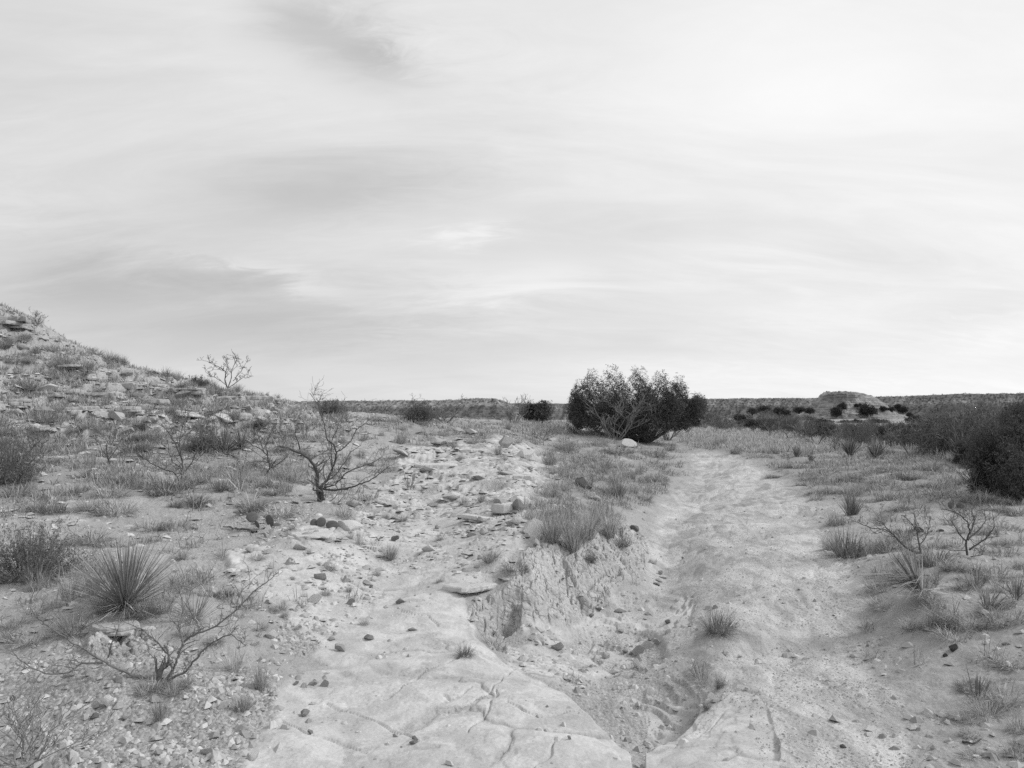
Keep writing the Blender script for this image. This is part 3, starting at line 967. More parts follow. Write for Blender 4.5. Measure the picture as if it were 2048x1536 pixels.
def put(name, me_, m_, loc, rz=0, sc=(1, 1, 1), tilt=(0, 0)):
    o = link(name, me_, m_)
    o.location = loc; o.rotation_euler = (tilt[0], tilt[1], rz); o.scale = sc
    return o

# ------------------------------------------------------------------ far canyon walls
def mesa(name, rim, zbot, run, lab, seed, back=700, cliff_h=.28, nx=420):
    """rim: (px, py of the rim, distance); the wall falls from it towards the viewer"""
    q = np.array([(*pt(px, py, Y),) for px, py, Y in rim])
    s = np.concatenate([[0], np.cumsum(np.hypot(np.diff(q[:, 0]), np.diff(q[:, 1])))])
    ss = np.linspace(0, s[-1], nx)
    C_ = np.stack([np.interp(ss, s, q[:, k]) for k in range(3)], 1)
    tx = np.gradient(C_[:, 0]); ty = np.gradient(C_[:, 1]); ln = np.hypot(tx, ty)
    for _ in range(6):
        tx = np.convolve(np.pad(tx, 6, mode='edge'), np.ones(13) / 13, 'valid'); ty = np.convolve(np.pad(ty, 6, mode='edge'), np.ones(13) / 13, 'valid')
    ln = np.hypot(tx, ty); nx_, ny_ = ty / ln, -tx / ln       # points to the viewer side
    prof = [(-back, -1.0, 0, 0), (-back * .3, -.2, 0, 0), (-6, 0, 1, 0), (0, -.3, 1, 1), (3, -.10, 1, 1), (8, -.20, 1, 1), (15, -cliff_h, 1, .6)]
    for k in range(1, 15):
        f = k / 14
        prof.append((15 + run * f, -(cliff_h + (1 - cliff_h) * f ** .75), 1 + f * 1.0, 0))
    Hh = C_[:, 2] - zbot
    Xm = np.zeros((nx, len(prof))); Ym = Xm.copy(); Zm = Xm.copy(); Cl = Xm.copy()
    gul = fbm(ss / (run * .55), np.zeros(nx) + seed, seed, 4, .6)
    gul2 = fbm(ss / (run * .17), np.zeros(nx) + seed + 9, seed + 3, 3, .6)
    for k, (o_, zf, gm, cl) in enumerate(prof):
        off = o_ + (gul * run * .11 + gul2 * run * .035) * min(gm, 1.4)
        if o_ >= 0 and k > 5: off = off + gul2 * run * .03
        Xm[:, k] = C_[:, 0] + nx_ * off; Ym[:, k] = C_[:, 1] + ny_ * off
        zz_ = C_[:, 2] + (zf * Hh if zf <= -.05 and k > 3 else zf)
        if gm > 0: zz_ = zz_ + Hh * .07 * fbm(ss / (run * .12) + k * .35, np.zeros(nx) + k * .6, seed + 5, 3) * (1 if k > 5 else .3)
        Zm[:, k] = zz_; Cl[:, k] = cl
    Zm[:, 1:7] += (Hh * .035 * fbm(ss / (run * 2.6), np.zeros(nx) + seed, seed + 8, 4, .6))[:, None]
    Zm[:, -1] -= 12
    me_ = grid_mesh(name, Xm, Ym, Zm)
    for p_ in me_.polygons: p_.use_smooth = False
    attr(me_, 'cliff', Cl)
    o = link(name, me_, M_mesa)
    tag(o, lab, 'mesa', kind='structure')
    # scrub on the slopes and along the rim: uncountable at this distance
    rng = np.random.default_rng(seed)
    N = 2600
    fi = rng.uniform(0, nx - 1.01, N); kj = rng.uniform(4, len(prof) - 1.2, N)
    rimn = 750
    fi = np.concatenate([fi, rng.uniform(0, nx - 1.01, rimn)]); kj = np.concatenate([kj, rng.uniform(1.7, 2.95, rimn)])
    i0 = fi.astype(int); j0 = kj.astype(int); a = (fi - i0); b = (kj - j0)
    def bl(M_): return M_[i0, j0] * (1 - a) * (1 - b) + M_[i0 + 1, j0] * a * (1 - b) + M_[i0, j0 + 1] * (1 - a) * b + M_[i0 + 1, j0 + 1] * a * b
    c = np.stack([bl(Xm), bl(Ym), bl(Zm)], 1)
    dist = np.hypot(c[:, 0], c[:, 1])
    sz = rng.uniform(.6, 1.5, len(c)) * np.where(np.arange(len(c)) >= N, .55, .8) * np.clip(dist / 900, .8, 1.8)
    c[:, 2] += sz * .2
    V, Fc = leaf_cloud(c, sz * .55, 7, rng, .3, .7)
    sc_ = link('canyon_scrub', fill(bpy.data.meshes.new('canyon_scrub'), V, Fc), M_scrub)
    tag(sc_, 'dark scrub dotting ' + lab.split(' ', 1)[1][:60], 'scrub', kind='stuff')
    return o
mesa('mesa', [(300,806,980),(480,804,940),(620,803,900),(760,802,870),(880,799,840),(960,797,800),(992,798,790),(1004,800,830),(1008,802,900)], -17, 46, 'a flat topped canyon wall ending in a pale cliff', 3, back=24)
mesa('far_rim', [(560,809,2600),(900,809,2600),(1150,808,2500),(1500,807,2500)], -62, 230, 'a low even far canyon rim on the horizon', 5)
mesa('canyon_rim', [(1330,799,1350),(1420,798,1300),(1560,797,1230),(1700,795,1150),(1830,791,1080),(1960,789,1000),(2050,787,960),(2200,784,900),(2500,778,820)], -26, 80, 'a long canyon rim with banded slopes on the right horizon', 8)

# the butte
def butte():
    cx, cy, _ = pt(1722, 830, 170)
    na, nr = 240, 80
    a = np.linspace(0, 2 * math.pi, na, endpoint=False); rr_b = np.linspace(0.02, 1.0, nr)
    Aa, Rb = np.meshgrid(a, rr_b, indexing='ij')
    k = 170 / F
    # half widths of the outline by height, left steep with a lip, right a long gentle shoulder
    fl = np.interp(Rb, [0, .30, .42, .45, .62, 1.0], [1.0, .975, .89, .72, .40, 0])
    fr = np.interp(Rb, [0, .20, .42, .62, 1.0], [1.0, .97, .80, .44, 0])
    wl = sstep(-.4, .5, -np.cos(Aa))
    h = fl * wl + fr * (1 - wl)
    Rx = np.where(np.cos(Aa) < 0, 104, 140) * k
    n1_ = fbm(np.cos(Aa) * 2.2 + Rb * .6, np.sin(Aa) * 2.2 + Rb, 201, 4, .6)
    n2_ = fbm(np.cos(Aa) * Rb * 9, np.sin(Aa) * Rb * 9, 203, 4, .6)
    H_ = 7.1
    zz_ = h * H_ + .40 * n2_ * sstep(.1, .35, Rb)
    q = zz_ / .55 + .5 * n1_
    zz_ = zz_ + (np.floor(q) + sstep(.6, 1, q - np.floor(q)) - q) * .55 * .45 * sstep(.15, .3, Rb)
    rad = Rb * (1 + .10 * n1_ * Rb)
    x_ = cx + np.cos(Aa) * rad * Rx; y_ = cy + 9 + np.sin(Aa) * rad * 17
    z_ = -1.6 + zz_
    me_ = grid_mesh('butte', x_, y_, z_, wrap=True)
    o = link('butte', me_, M_butte)
    tag(o, 'a small flat topped butte with banded rock slopes', 'butte', kind='structure')
    return x_, y_, z_
BX, BY, BZ = butte()
def on_butte(px, py):
    u_, v_ = proj(BX, BY, BZ)
    front = BY < BY.mean() + 2
    d_ = np.where(front, np.hypot(u_ - px, v_ - py), 1e9)
    k = np.unravel_index(np.argmin(d_), d_.shape)
    return BX[k], BY[k], BZ[k]

# ------------------------------------------------------------------ junipers
def crown_mesh(name, lobes, n, leaf, seed, per=6, gap=.0, shell=.55, pinch_=.3, up=.9, fuzz=.10, vexp=.75):
    rng = np.random.default_rng(seed)
    vols = np.array([l[3] * l[4] * l[5] for l in lobes]) ** vexp
    which = rng.choice(len(lobes), n, p=vols / vols.sum())
    d = rng.normal(0, 1, (n, 3)); d /= np.linalg.norm(d, axis=1)[:, None]
    rad = rng.uniform(0, 1, n) ** shell
    lb = np.array(lobes)[which]
    # plume shape: pointed at the top
    d3 = d * rad[:, None]
    pinch = 1 - pinch_ * np.clip(d3[:, 2], 0, 1)
    c = lb[:, :3] + d3 * lb[:, 3:6] * np.stack([pinch, pinch, np.ones(n)], 1)
    c = c + rng.normal(0, 1, (n, 3)) * lb[:, 3:6] * fuzz
    g = pn(c[:, 0] * 3.1 + c[:, 2] * 2.3, c[:, 1] * 3.1 - c[:, 2] * 2.7, seed)
    c = c[(g > gap) | (rng.uniform(0, 1, n) < .12)]
    V, Fc = leaf_cloud(c, leaf * rng.uniform(.6, 1.3, len(c)), per, rng, up, .38)
    return fill(bpy.data.meshes.new(name), V, Fc, smooth=False)

def hero_juniper():
    bx, by, bz = at(1285, 884)
    k = by / F
    root = empty('juniper', (bx, by, bz))
    tag(root, 'large dark juniper with plume-like crowns leaning over the path', 'tree')
    P2 = lambda px, py, dy=0: ((px - 1285) * k, dy, (884 - py) * k)
    tips = [(1150,790,.1,17,44),(1163,758,.3,19,52),(1190,738,.8,22,62),(1226,731,.2,27,66),(1252,752,.9,20,60),(1277,731,-.1,22,64),(1300,752,.7,18,56),(1322,738,.1,20,60),(1359,748,.2,20,58),(1392,786,-.2,17,36),(1240,775,-.5,24,56),(1205,770,-.3,22,52),(1298,772,-.4,22,50),(1340,772,-.3,20,48)]
    lobes = []
    for px, py, dy, w, h in tips:
        x_, _, z_ = P2(px, py + h * .95)
        lobes.append((x_, dy, z_, (w + 2) * k, w * k * 1.1, h * .95 * k))
    for px, py, dy, w, h in [(1175,830,.3,34,26),(1225,828,.0,44,30),(1285,825,-.1,46,32),(1335,826,.0,42,28),(1378,818,.1,30,20),(1160,842,.0,24,16),(1300,850,-.3,44,24),(1345,846,-.2,30,16),(1240,846,-.1,46,20),(1275,868,-.2,30,16),(1195,850,-.2,34,16),(1398,812,.1,20,22),(1385,838,.0,26,14),(1365,850,-.1,26,12),(1352,790,.2,26,26),(1165,800,.2,26,30)]:
        x_, _, z_ = P2(px, py)
        lobes.append((x_, dy, z_, w * k, w * k * .9, h * k))
    cm = crown_mesh('crown', lobes, 56000, .025, 5, per=6, gap=-.10, shell=.42, pinch_=.0, up=.45, fuzz=.06, vexp=.42)
    link('crown', cm, M_jun, root)
    rng = random.Random(3)
    tb = Tubes()
    for px, py, dy, w, h in tips:
        e = Vector(P2(px, py + h * .6, dy)); s = Vector((rng.uniform(-.12, .12), rng.uniform(-.1, .1), -.08))
        pts = []
        for i in range(9):
            f = i / 8
            p = s.lerp(e, f); p.z = s.z + (e.z - s.z) * f ** 1.35
            p += Vector((rng.uniform(-1, 1), rng.uniform(-1, 1), rng.uniform(-.5, .5))) * .05 * math.sin(f * math.pi)
            pts.append(p)
        tb.path(pts, [.075 * (1 - .85 * i / 8) for i in range(9)], 6)
    link('trunk', tb.mesh('trunk'), M_bark, root)
    return bx, by, bz
JX, JY, JZ = hero_juniper()

def juniper_proto(seed, leaf=.07, n=900, per=5, lobes=None, fuzz=.1):
    rng = random.Random(seed)
    if lobes is None:
        lobes = [(0, 0, .45, .5, .5, .4)]
        for _ in range(6):
            a = rng.uniform(0, 6.28); d = rng.uniform(.15, .42)
            lobes.append((math.cos(a) * d, math.sin(a) * d, rng.uniform(.35, .7), .28, .28, rng.uniform(.24, .36)))
    crown = crown_mesh('crown', lobes, n, leaf, seed, per, -.15, fuzz=fuzz)
    tb = Tubes()
    for _ in range(5):
        a = rng.uniform(0, 6.28)
        tb.path([(math.cos(a) * .02, math.sin(a) * .02, -.08), (math.cos(a) * .1, math.sin(a) * .1, .25), (math.cos(a) * .24, math.sin(a) * .24, .6)], [.035, .028, .012], 4)
    return crown, tb.mesh('trunk')
JP = [juniper_proto(40 + i) for i in range(4)]
def juniper(px, py, wpx, hpx, lab, group=None, pos=None, proto=None, m_=None, parts=True):
    p = pos or at(px, py)
    k = p[1] / F
    cr, tr = JP[random.randrange(4)] if proto is None else proto
    rz = random.uniform(0, 6.28)
    w, h = wpx * k / 1.25, hpx * k / 1.0
    root = empty('juniper', p)
    root.rotation_euler = (0, 0, rz); root.scale = (w, w, h)
    link('crown', cr, m_ or M_jun_far, root)
    if parts: link('trunk', tr, M_bark, root)
    tag(root, lab, 'tree', group)
    return root
# skyline juniper bush left of the large one
juniper(1076, 848, 78, 46, 'low round dark juniper bush on the skyline left of the large juniper', proto=juniper_proto(51, .045, 2600, 5), m_=M_jun)
# thicket at the right edge
def ragged(i):
    rg = random.Random(70 + i)
    L_ = [(0, 0, .36, .30, .30, .30)]
    for q_ in range(30):
        a_ = rg.uniform(0, 6.28); d_ = rg.uniform(.15, .56)
        L_.append((math.cos(a_) * d_, math.sin(a_) * d_, rg.uniform(.10, .84 - .3 * d_), rg.uniform(.12, .20), rg.uniform(.12, .20), rg.uniform(.13, .22)))
    return L_
tp = [juniper_proto(61 + i, .017, 17000, 6, ragged(i), .42) for i in range(3)]
juniper(2042, 995, 170, 168, 'big dark juniper at the right edge casting deep shade', proto=tp[0], m_=M_jun)
juniper(1990, 988, 100, 112, 'smaller dark juniper leaning out in front of the right edge thicket', proto=tp[2], m_=M_jun)
juniper(2052, 962, 96, 186, 'tall dark juniper behind the big juniper at the right edge', proto=tp[1], m_=M_jun)
# junipers on and beside the butte
for px, py, w, h, lab in [(1735,832,40,28,'round dark juniper on the lower front slope of the butte'),(1684,818,18,16,'small dark juniper under the left lip of the butte'),
                          (1672,834,30,22,'dark juniper at the left foot of the butte'),(1716,815,16,9,'tiny dark bush midway up the butte face'),(1800,802,18,12,'dark bush high on the right shoulder of the butte'),
                          (1765,822,18,12,'small dark juniper right of the round one on the butte'),(1783,823,16,11,'second small dark bush from the round juniper on the butte'),(1829,820,14,10,'last dark bush down the right shoulder of the butte'),
                          (1750,812,12,8,'small bush above the round juniper on the butte'),(1806,826,26,14,'low dark bush at the right foot of the butte')]:
    juniper(px, py, w, h, lab, 'junipers on the butte', pos=on_butte(px, py))
for px, py, w, h, lab in [(1505,830,26,15,'dark juniper at the left end of the far scrub line'),(1530,828,34,18,'wide dark juniper in the far scrub line left of the butte'),(1560,833,44,20,'broad dark juniper before the pale bench left of the butte'),
                          (1598,827,30,14,'dark juniper on the pale bench left of the butte'),(1620,828,24,14,'dark juniper between the bench and the butte foot'),(1650,852,44,16,'dark juniper clump in front of the left butte foot'),
                          (1700,853,50,16,'dark juniper clump in front of the middle of the butte'),(1760,852,46,16,'dark juniper clump in front of the right half of the butte'),(1830,850,44,20,'dark juniper clump below the right shoulder of the butte'),
                          (1872,836,26,20,'upright dark juniper right of the butte'),(1900,838,34,22,'dark juniper near the tall brush right of the butte'),(1480,845,40,18,'low dark juniper behind the pale grass near the path')]:
    y_ = random.uniform(75, 105)
    x_ = pt(px, py, y_)[0]
    juniper(px, py, w, h, lab, 'junipers beyond the pale grass', pos=(x_, y_, CAMZ - (py - 815) / F * y_ ))

# ------------------------------------------------------------------ brush beyond the path
BRUSH = [bare_shrub_mesh('brush', 300 + i, stems=7, depth=3, spread=.7, out_=(.2, .95), rad=.020, min_r=.006, kids=(2, 4)) for i in range(4)]
BRUSH_LEAF = []
for i in range(3):
    rng = np.random.default_rng(320 + i)
    c = rng.normal(0, 1, (700, 3)); c /= np.linalg.norm(c, axis=1)[:, None]; c *= rng.uniform(.3, 1, 700)[:, None] ** .5
    c = c * (.55, .55, .5) + (0, 0, .5)
    V, Fc = leaf_cloud(c, .035, 4, rng, .8, .25)
    BRUSH_LEAF.append(fill(bpy.data.meshes.new('foliage'), V, Fc))
M_brush = make_bark('brush_twig', .165); M_pale_brush = make_bark('pale_brush_twig', .26)
rb = random.Random(5)
for i in range(280):
    px = rb.uniform(1350, 1985)
    y_ = float(np.interp(px, [1350, 1560, 1640, 1700, 1850, 1985], [44, 37, 27, 24, 20, 15])) * math.exp(rb.uniform(0, 1) ** 1.6 * .9)
    x_ = (px - 1024) / F * y_
    z_ = ground(x_, y_)
    u_, v_ = proj(x_, y_, z_)
    top = np.interp(px, [1350, 1450, 1520, 1600, 1650, 1800, 1880, 1985], [842, 836, 834, 828, 838, 836, 822, 805]) + rb.uniform(-4 if 1560 < px < 1860 else -14, 24)
    h = max((v_ - top), 14) * y_ / F * rb.uniform(.8, 1.05)
    h = min(h, 2.4)
    root = empty('brush', (x_, y_, z_))
    root.rotation_euler = (0, 0, rb.uniform(0, 6.28)); w = h * rb.uniform(.8, 1.3)
    root.scale = (w, w, h)
    link('stems', BRUSH[i % 4], M_brush if i % 3 else M_pale_brush, root)
    if rb.random() < .38: link('foliage', BRUSH_LEAF[i % 3], M_jun_far if rb.random() < .55 else M_shrub, root)
    tag(root, label('dark leafless brush', u_, v_), 'shrub', 'brush behind the pale grass')

for px, py, w, h, lab in [(1655,878,56,34,'dark juniper at the edge of the pale grass before the left butte foot'),(1712,884,64,40,'dark juniper at the edge of the pale grass below the butte'),(1775,886,52,42,'dark juniper behind the paired yuccas'),(1812,880,60,40,'dark juniper at the grass edge under the right shoulder of the butte'),
                          (1858,892,58,54,'upright dark juniper in the brush right of the butte'),(1900,905,64,62,'dark juniper in the brush beside the tall mesquite'),(1575,862,60,26,'dark juniper at the back of the pale grass before the bench'),(1500,858,54,24,'low dark juniper at the back of the pale grass near the path bend'),(1935,930,60,60,'dark juniper at the foot of the tall mesquite')]:
    juniper(px, py, w, h, lab, 'junipers along the pale grass', proto=tp[1 + (px % 2)], m_=M_jun_far)
# bare mesquites standing in the pale grass
MESQ = [bare_shrub_mesh('mesquite', 340 + i, stems=[3, 2, 4, 3, 5, 3][i], depth=3, spread=.75, out_=(.35, 1.1), rad=.022, min_r=.004, zig=.38, kids=(2, 4), up=.2) for i in range(6)]
FINE = [bare_shrub_mesh('bare_shrub', 360 + i, stems=8, depth=3, spread=.5, out_=(.2, .9), rad=.012, min_r=.0036, zig=.22, kids=(3, 4), up=.35) for i in range(4)]
def shrub(px, py, wpx, hpx, lab, meshes=MESQ, m_=None, name='mesquite', cat='shrub', group=None, which=None, rz=None, pos=None):
    p = pos or at(px, py)
    k = p[1] / F
    me_ = meshes[which if which is not None else random.randrange(len(meshes))]
    v_ = np.array([q.co[:] for q in me_.vertices])
    wid = v_[:, 0].max() - v_[:, 0].min()
    o = put(name, me_, m_ or M_twig, p, rz if rz is not None else random.uniform(0, 6.28), (wpx * k / wid, wpx * k / wid, hpx * k))
    tag(o, lab or label('bare ' + name.replace('_', ' '), px, py), cat, group)
    return o
for px, py, w, h, lab in [(1674,900,60,62,'bare dark mesquite on the left of the pair behind the yucca tufts'),(1720,892,80,56,'bare mesquite with an arched limb behind the paired yuccas'),(1760,905,60,70,'bare mesquite right of the arched one in the pale grass'),
                          (1630,890,66,50,'bare mesquite in the pale grass before the scrub'),(1586,882,50,40,'small bare mesquite at the back edge of the pale grass'),(1830,915,90,76,'wide bare mesquite before the dark brush'),
                          (1545,872,46,34,'low bare shrub far back in the pale grass'),(1440,868,40,26,'low bare shrub near the bend behind the pale grass'),(1880,905,80,80,'bare mesquite at the edge of the juniper thicket')]:
    shrub(px, py, w, h, lab, group='bare mesquites in the pale grass')
shrub(1954, 930, 110, 138, 'tall dark mesquite with a straight trunk beside the right edge junipers', which=1)
shrub(1925, 900, 100, 110, 'tall feathery brush left of the right edge junipers', meshes=BRUSH, name='brush')
shrub(1962, 992, 90, 110, 'bare grey branches in front of the right edge junipers', which=5)
# pale leafless shrubs in front of the large juniper
for px, py, w, h, lab in [(1290,878,180,100,'pale leafless shrub tangled in front of the large juniper'),(1335,874,130,104,'grey leafless shrub before the right side of the large juniper'),(1230,874,150,96,'fine grey shrub at the foot of the large juniper')]:
    p = at(px, py)
    k = 1 - .9 / p[1]
    x_, y_ = p[0] * k, p[1] * k
    shrub(px, py, w, h, lab, meshes=FINE, m_=M_pale_twig if 'pale' in lab else M_twig, name='bare_shrub', group='leafless shrubs before the juniper', pos=(x_, y_, ground(x_, y_)))
# ------------------------------------------------------------------ mesquites with their own limbs
def limbed(base_px, limbs, lab, name='mesquite', m_=None, seed=1, twig=(2, 4), twig_len=.16, depth=2, extra_roots=(), min_r=.0016, stub=None):
    bx, by, bz = at(*base_px)
    k = by / F
    rng = random.Random(seed)
    root = empty(name, (bx, by, bz))
    tb = Tubes(); tw = Tubes()
    for pts, r0, r1, dy in limbs:
        n_ = len(pts)
        P3 = []
        for i, (px, py) in enumerate(pts):
            f = i / max(n_ - 1, 1)
            P3.append(Vector(pt(px, py, by + dy * f)) - Vector((bx, by, bz)))
        # subdivide with a slight zigzag
        fine = []
        for i in range(n_ - 1):
            for s in range(4):
                q = P3[i].lerp(P3[i + 1], s / 4)
                if s: q += Vector((rng.uniform(-1, 1), rng.uniform(-1, 1), rng.uniform(-1, 1))) * (P3[i + 1] - P3[i]).length * .045
                fine.append(q)
        fine.append(P3[-1])
        m = len(fine)
        rad = [(r0 + (r1 - r0) * (i / (m - 1)) ** .8) for i in range(m)]
        tb.path(fine, rad, 6)
        for i in range(2, m):
            fr = i / (m - 1)
            if rng.random() < .30 + .45 * fr:
                d = (fine[i] - fine[i - 1]).normalized()
                a = Vector((rng.gauss(0, 1), rng.gauss(0, .8), rng.gauss(.35, .8))).normalized()
                nd = (d * .6 + a).normalized()
                if fine[i].z < .12 and nd.z < .1: nd.z = .4
                grow(tw, fine[i], nd, twig_len * rng.uniform(.4, 1.3), max(rad[i] * .5, min_r * 1.3), depth - (1 if rng.random() < .4 else 0), rng, .8, .42, .15, twig, min_r, 4, None, .5, 5)
            elif rng.random() < .5:      # thorn spur
                a = Vector((rng.gauss(0, 1), rng.gauss(0, 1), rng.gauss(0, 1))).normalized()
                tw.path([fine[i], fine[i] + a * rad[i] * 4.5], [rad[i] * .5, .0006], 3)
    if seed == 21:      # only a few twigs: they stay with the limbs
        tb.f += [tuple(i_ + tb.n for i_ in f_) for f_ in tw.f]; tb.v += tw.v; tb.n += tw.n
    else:
        link('twigs', tw.mesh('twigs'), M_twig, root)
    link('limbs', tb.mesh('limbs'), m_ or M_bark, root)
    tag(root, lab, 'shrub')
    return root

limbed((640,1003), [
    ([(640,1008),(638,990),(634,970),(634,943)], .030, .024, .0),
    ([(648,1006),(644,990),(642,972)], .026, .02, -.04),
    ([(634,945),(628,930),(615,915),(601,906),(580,898),(558,892)], .023, .012, -.15),
    ([(601,906),(597,885),(590,868),(592,858)], .010, .004, -.1),
    ([(640,975),(655,960),(668,930),(673,905),(668,890),(655,880)], .019, .009, .12),
    ([(655,880),(650,858),(644,835),(638,814),(628,798),(619,786)], .009, .003, .2),
    ([(673,904),(690,894),(702,882),(712,860),(728,848),(743,837)], .009, .003, .25),
    ([(640,978),(662,980),(692,978),(715,970),(735,963),(750,955),(762,946),(780,931)], .017, .003, -.18),
    ([(650,976),(670,970),(695,944),(724,933),(748,924),(766,914)], .011, .003, .1),
    ([(665,935),(662,905),(664,880),(676,850),(682,838)], .010, .003, .25),
    ([(650,965),(672,948),(690,925),(700,905),(722,890)], .010, .003, .3),
    ([(640,990),(652,1006),(664,1026),(690,1029),(706,1033),(704,1052)], .016, .004, -.12)],
    'dark twisted mesquite with a thick leaning trunk and bare thorny limbs', seed=4, twig_len=.26)
limbed((326,1364), [
    ([(322,1366),(290,1358),(261,1349),(232,1336),(203,1320),(165,1296),(134,1277),(104,1258),(76,1237),(73,1228)], 0.0079, 0.0028, -.1),
    ([(206,1326),(184,1326),(163,1326),(150,1337),(138,1345),(115,1348),(90,1347),(60,1334),(36,1317),(20,1290),(7,1266)], 0.0065, 0.0016, -.25),
    ([(330,1362),(343,1344),(353,1325),(360,1300),(368,1284),(380,1273),(405,1264),(434,1251),(455,1234),(474,1219),(492,1200),(507,1183),(530,1167),(543,1157),(557,1144)], 0.0094, 0.0020, .15),
    ([(334,1362),(373,1342),(390,1320),(405,1302),(420,1289),(434,1281),(450,1272),(463,1269),(480,1282),(491,1291)], 0.0072, 0.0020, -.2),
    ([(366,1290),(362,1270),(357,1250),(364,1230),(366,1212),(360,1185),(355,1156)], 0.0058, 0.0020, .2),
    ([(345,1340),(337,1309),(327,1300),(315,1284),(300,1272),(286,1259),(268,1252),(246,1242)], 0.0058, 0.0016, .1),
    ([(474,1219),(476,1200),(484,1180),(500,1168)], 0.0036, 0.0016, .1),
    ([(216,1315),(222,1290),(230,1272),(236,1258)], 0.0043, 0.0016, -.1),
    ([(366,1220),(378,1196),(384,1170),(398,1152)], 0.0036, 0.0016, .1),
    ([(405,1300),(384,1310),(378,1330),(376,1362)], 0.0029, 0.0016, -.2),
    ([(318,1372),(318,1350),(324,1336),(334,1330)], 0.0173, 0.0128, .0)],
    'sprawling bare mesquite with long thorny limbs above the gravel by the slab', seed=9, m_=M_grey_bark, twig_len=.10, twig=(1, 3), min_r=.0011)
limbed((366,965), [([(366,965),(366,940),(364,918),(352,890),(340,868),(322,848)], .014, .004, .1),([(360,963),(348,945),(330,940),(305,928),(290,918),(280,913)], .012, .004, -.2),
    ([(367,950),(380,930),(392,905),(396,880),(405,850)], .010, .003, .2),([(364,918),(358,890),(362,865),(370,840),(378,830)], .008, .003, .1),([(366,940),(345,925),(338,905),(336,880)], .007, .003, -.1)],
    'thin mesquite with a low bent limb above a wide grass clump', seed=12, twig_len=.3, min_r=.0028)
limbed((533,950), [([(530,952),(540,935),(535,912),(524,900),(508,892),(490,880)], .016, .005, .0),([(540,938),(556,928),(572,915),(580,905)], .012, .004, .2),([(535,915),(532,890),(540,868),(548,852)], .009, .003, .1),([(536,925),(516,922),(500,925),(488,916)], .008, .003, -.2),([(528,905),(520,880),(512,862)], .007, .003, .1)],
    'dark forked mesquite behind the tall grass to the left of the twisted one', seed=15, twig_len=.3, min_r=.003)
limbed((470,915), [([(470,915),(445,905),(425,890),(405,872),(390,862),(372,858)], .013, .004, .1),([(440,902),(430,880),(434,860),(424,838),(410,828)], .009, .003, .2),([(458,910),(450,885),(455,862),(446,846),(440,832)], .009, .003, .2),([(425,890),(404,892),(390,880)], .007, .003, -.1)],
    'pale limbed mesquite arching left among the hillside yuccas', seed=17, twig_len=.34, min_r=.0034)
limbed((219,930), [([(219,930),(215,910),(213,890),(222,868)], .012, .004, .1),([(216,915),(204,900),(196,880)], .008, .003, -.1),([(218,918),(230,902),(242,880)], .008, .003, .1)],
    'small dark twiggy mesquite standing in grass at the foot of the hill', seed=19, twig_len=.28, min_r=.003)
limbed((455,775), [([(455,776),(450,762),(452,745),(440,735),(425,728),(412,722)], .026, .006, .2),([(456,775),(462,758),(464,740),(470,726),(474,720)], .022, .006, .2),([(457,776),(472,765),(484,756),(496,748)], .02, .005, .3),
    ([(452,748),(455,730),(450,722)], .012, .005, .1),([(453,770),(440,760),(424,752),(412,745)], .014, .005, -.2),([(466,762),(480,745),(488,732)], .012, .005, 0)],
    'bare leaning shrub standing on the crest of the left hill', seed=21, twig_len=.26, min_r=.005, name='bare_shrub')
limbed((1840,1107), [([(1838,1108),(1812,1095),(1796,1080),(1783,1066),(1768,1058),(1740,1055),(1716,1045)], .011, .003, -.1),([(1783,1066),(1772,1055),(1765,1045),(1752,1040)], .006, .002, .1),
    ([(1842,1107),(1838,1085),(1833,1060),(1830,1038),(1828,1028)], .009, .003, .15),([(1833,1060),(1822,1046),(1812,1036),(1803,1030)], .006, .002, .1),([(1838,1090),(1852,1072),(1860,1050),(1858,1034)], .006, .002, .2)],
    'dark mesquite reaching left towards the path above the drooping yucca', seed=23, twig_len=.12, min_r=.0015)
limbed((1938,1112), [([(1935,1114),(1932,1090),(1940,1065),(1936,1045),(1920,1030),(1905,1022),(1882,1018)], .010, .003, .1),([(1940,1066),(1948,1045),(1944,1025),(1950,1005)], .008, .002, .2),([(1938,1100),(1960,1085),(1978,1070),(1990,1052),(1985,1030)], .009, .002, -.1),
    ([(1936,1080),(1960,1058),(1972,1040),(1968,1018)], .008, .002, .2),([(1930,1116),(1950,1112),(1972,1108)], .006, .002, -.2),([(1933,1085),(1918,1068),(1908,1050),(1900,1040)], .007, .002, .0)],
    'dark bare mesquite with a round spray of twigs on the right bank', seed=27, twig_len=.14, min_r=.0015)
limbed((1087,890), [([(1087,892),(1086,880),(1078,872),(1068,868)], .012, .004, 0),([(1087,882),(1098,876),(1110,872)], .01, .004, .1),([(1086,880),(1092,868),(1094,862)], .008, .003, .1)],
    'small bare mesquite on the stony slope below the skyline juniper bush', seed=29, twig_len=.3, min_r=.004)
limbed((30,960), [([(25,960),(38,930),(55,905),(80,882)], .013, .004, -.1),([(20,960),(22,925),(10,895),(2,870)], .012, .004, .1),([(28,955),(55,935),(72,912),(85,905)], .01, .003, .2)],
    'dark arching branches of a shrub at the left edge below the hill', seed=31, twig_len=.3, min_r=.003)
# skyline shrubs
shrub(891, 845, 130, 58, 'wide bare mesquite on the skyline right of the pale tuft', which=4, rz=.4)
shrub(838, 838, 60, 52, 'thin bare mesquite on the skyline left of the wide one', which=2)
shrub(1027, 848, 76, 62, 'bare fan shaped shrub on the skyline beside the juniper bush', meshes=FINE, name='bare_shrub', which=1)
shrub(77, 650, 42, 34, 'small twiggy shrub beside the crest outcrop', meshes=FINE, name='bare_shrub', which=2)
shrub(1245, 1075, 34, 34, None, meshes=FINE, name='bare_shrub', which=3)
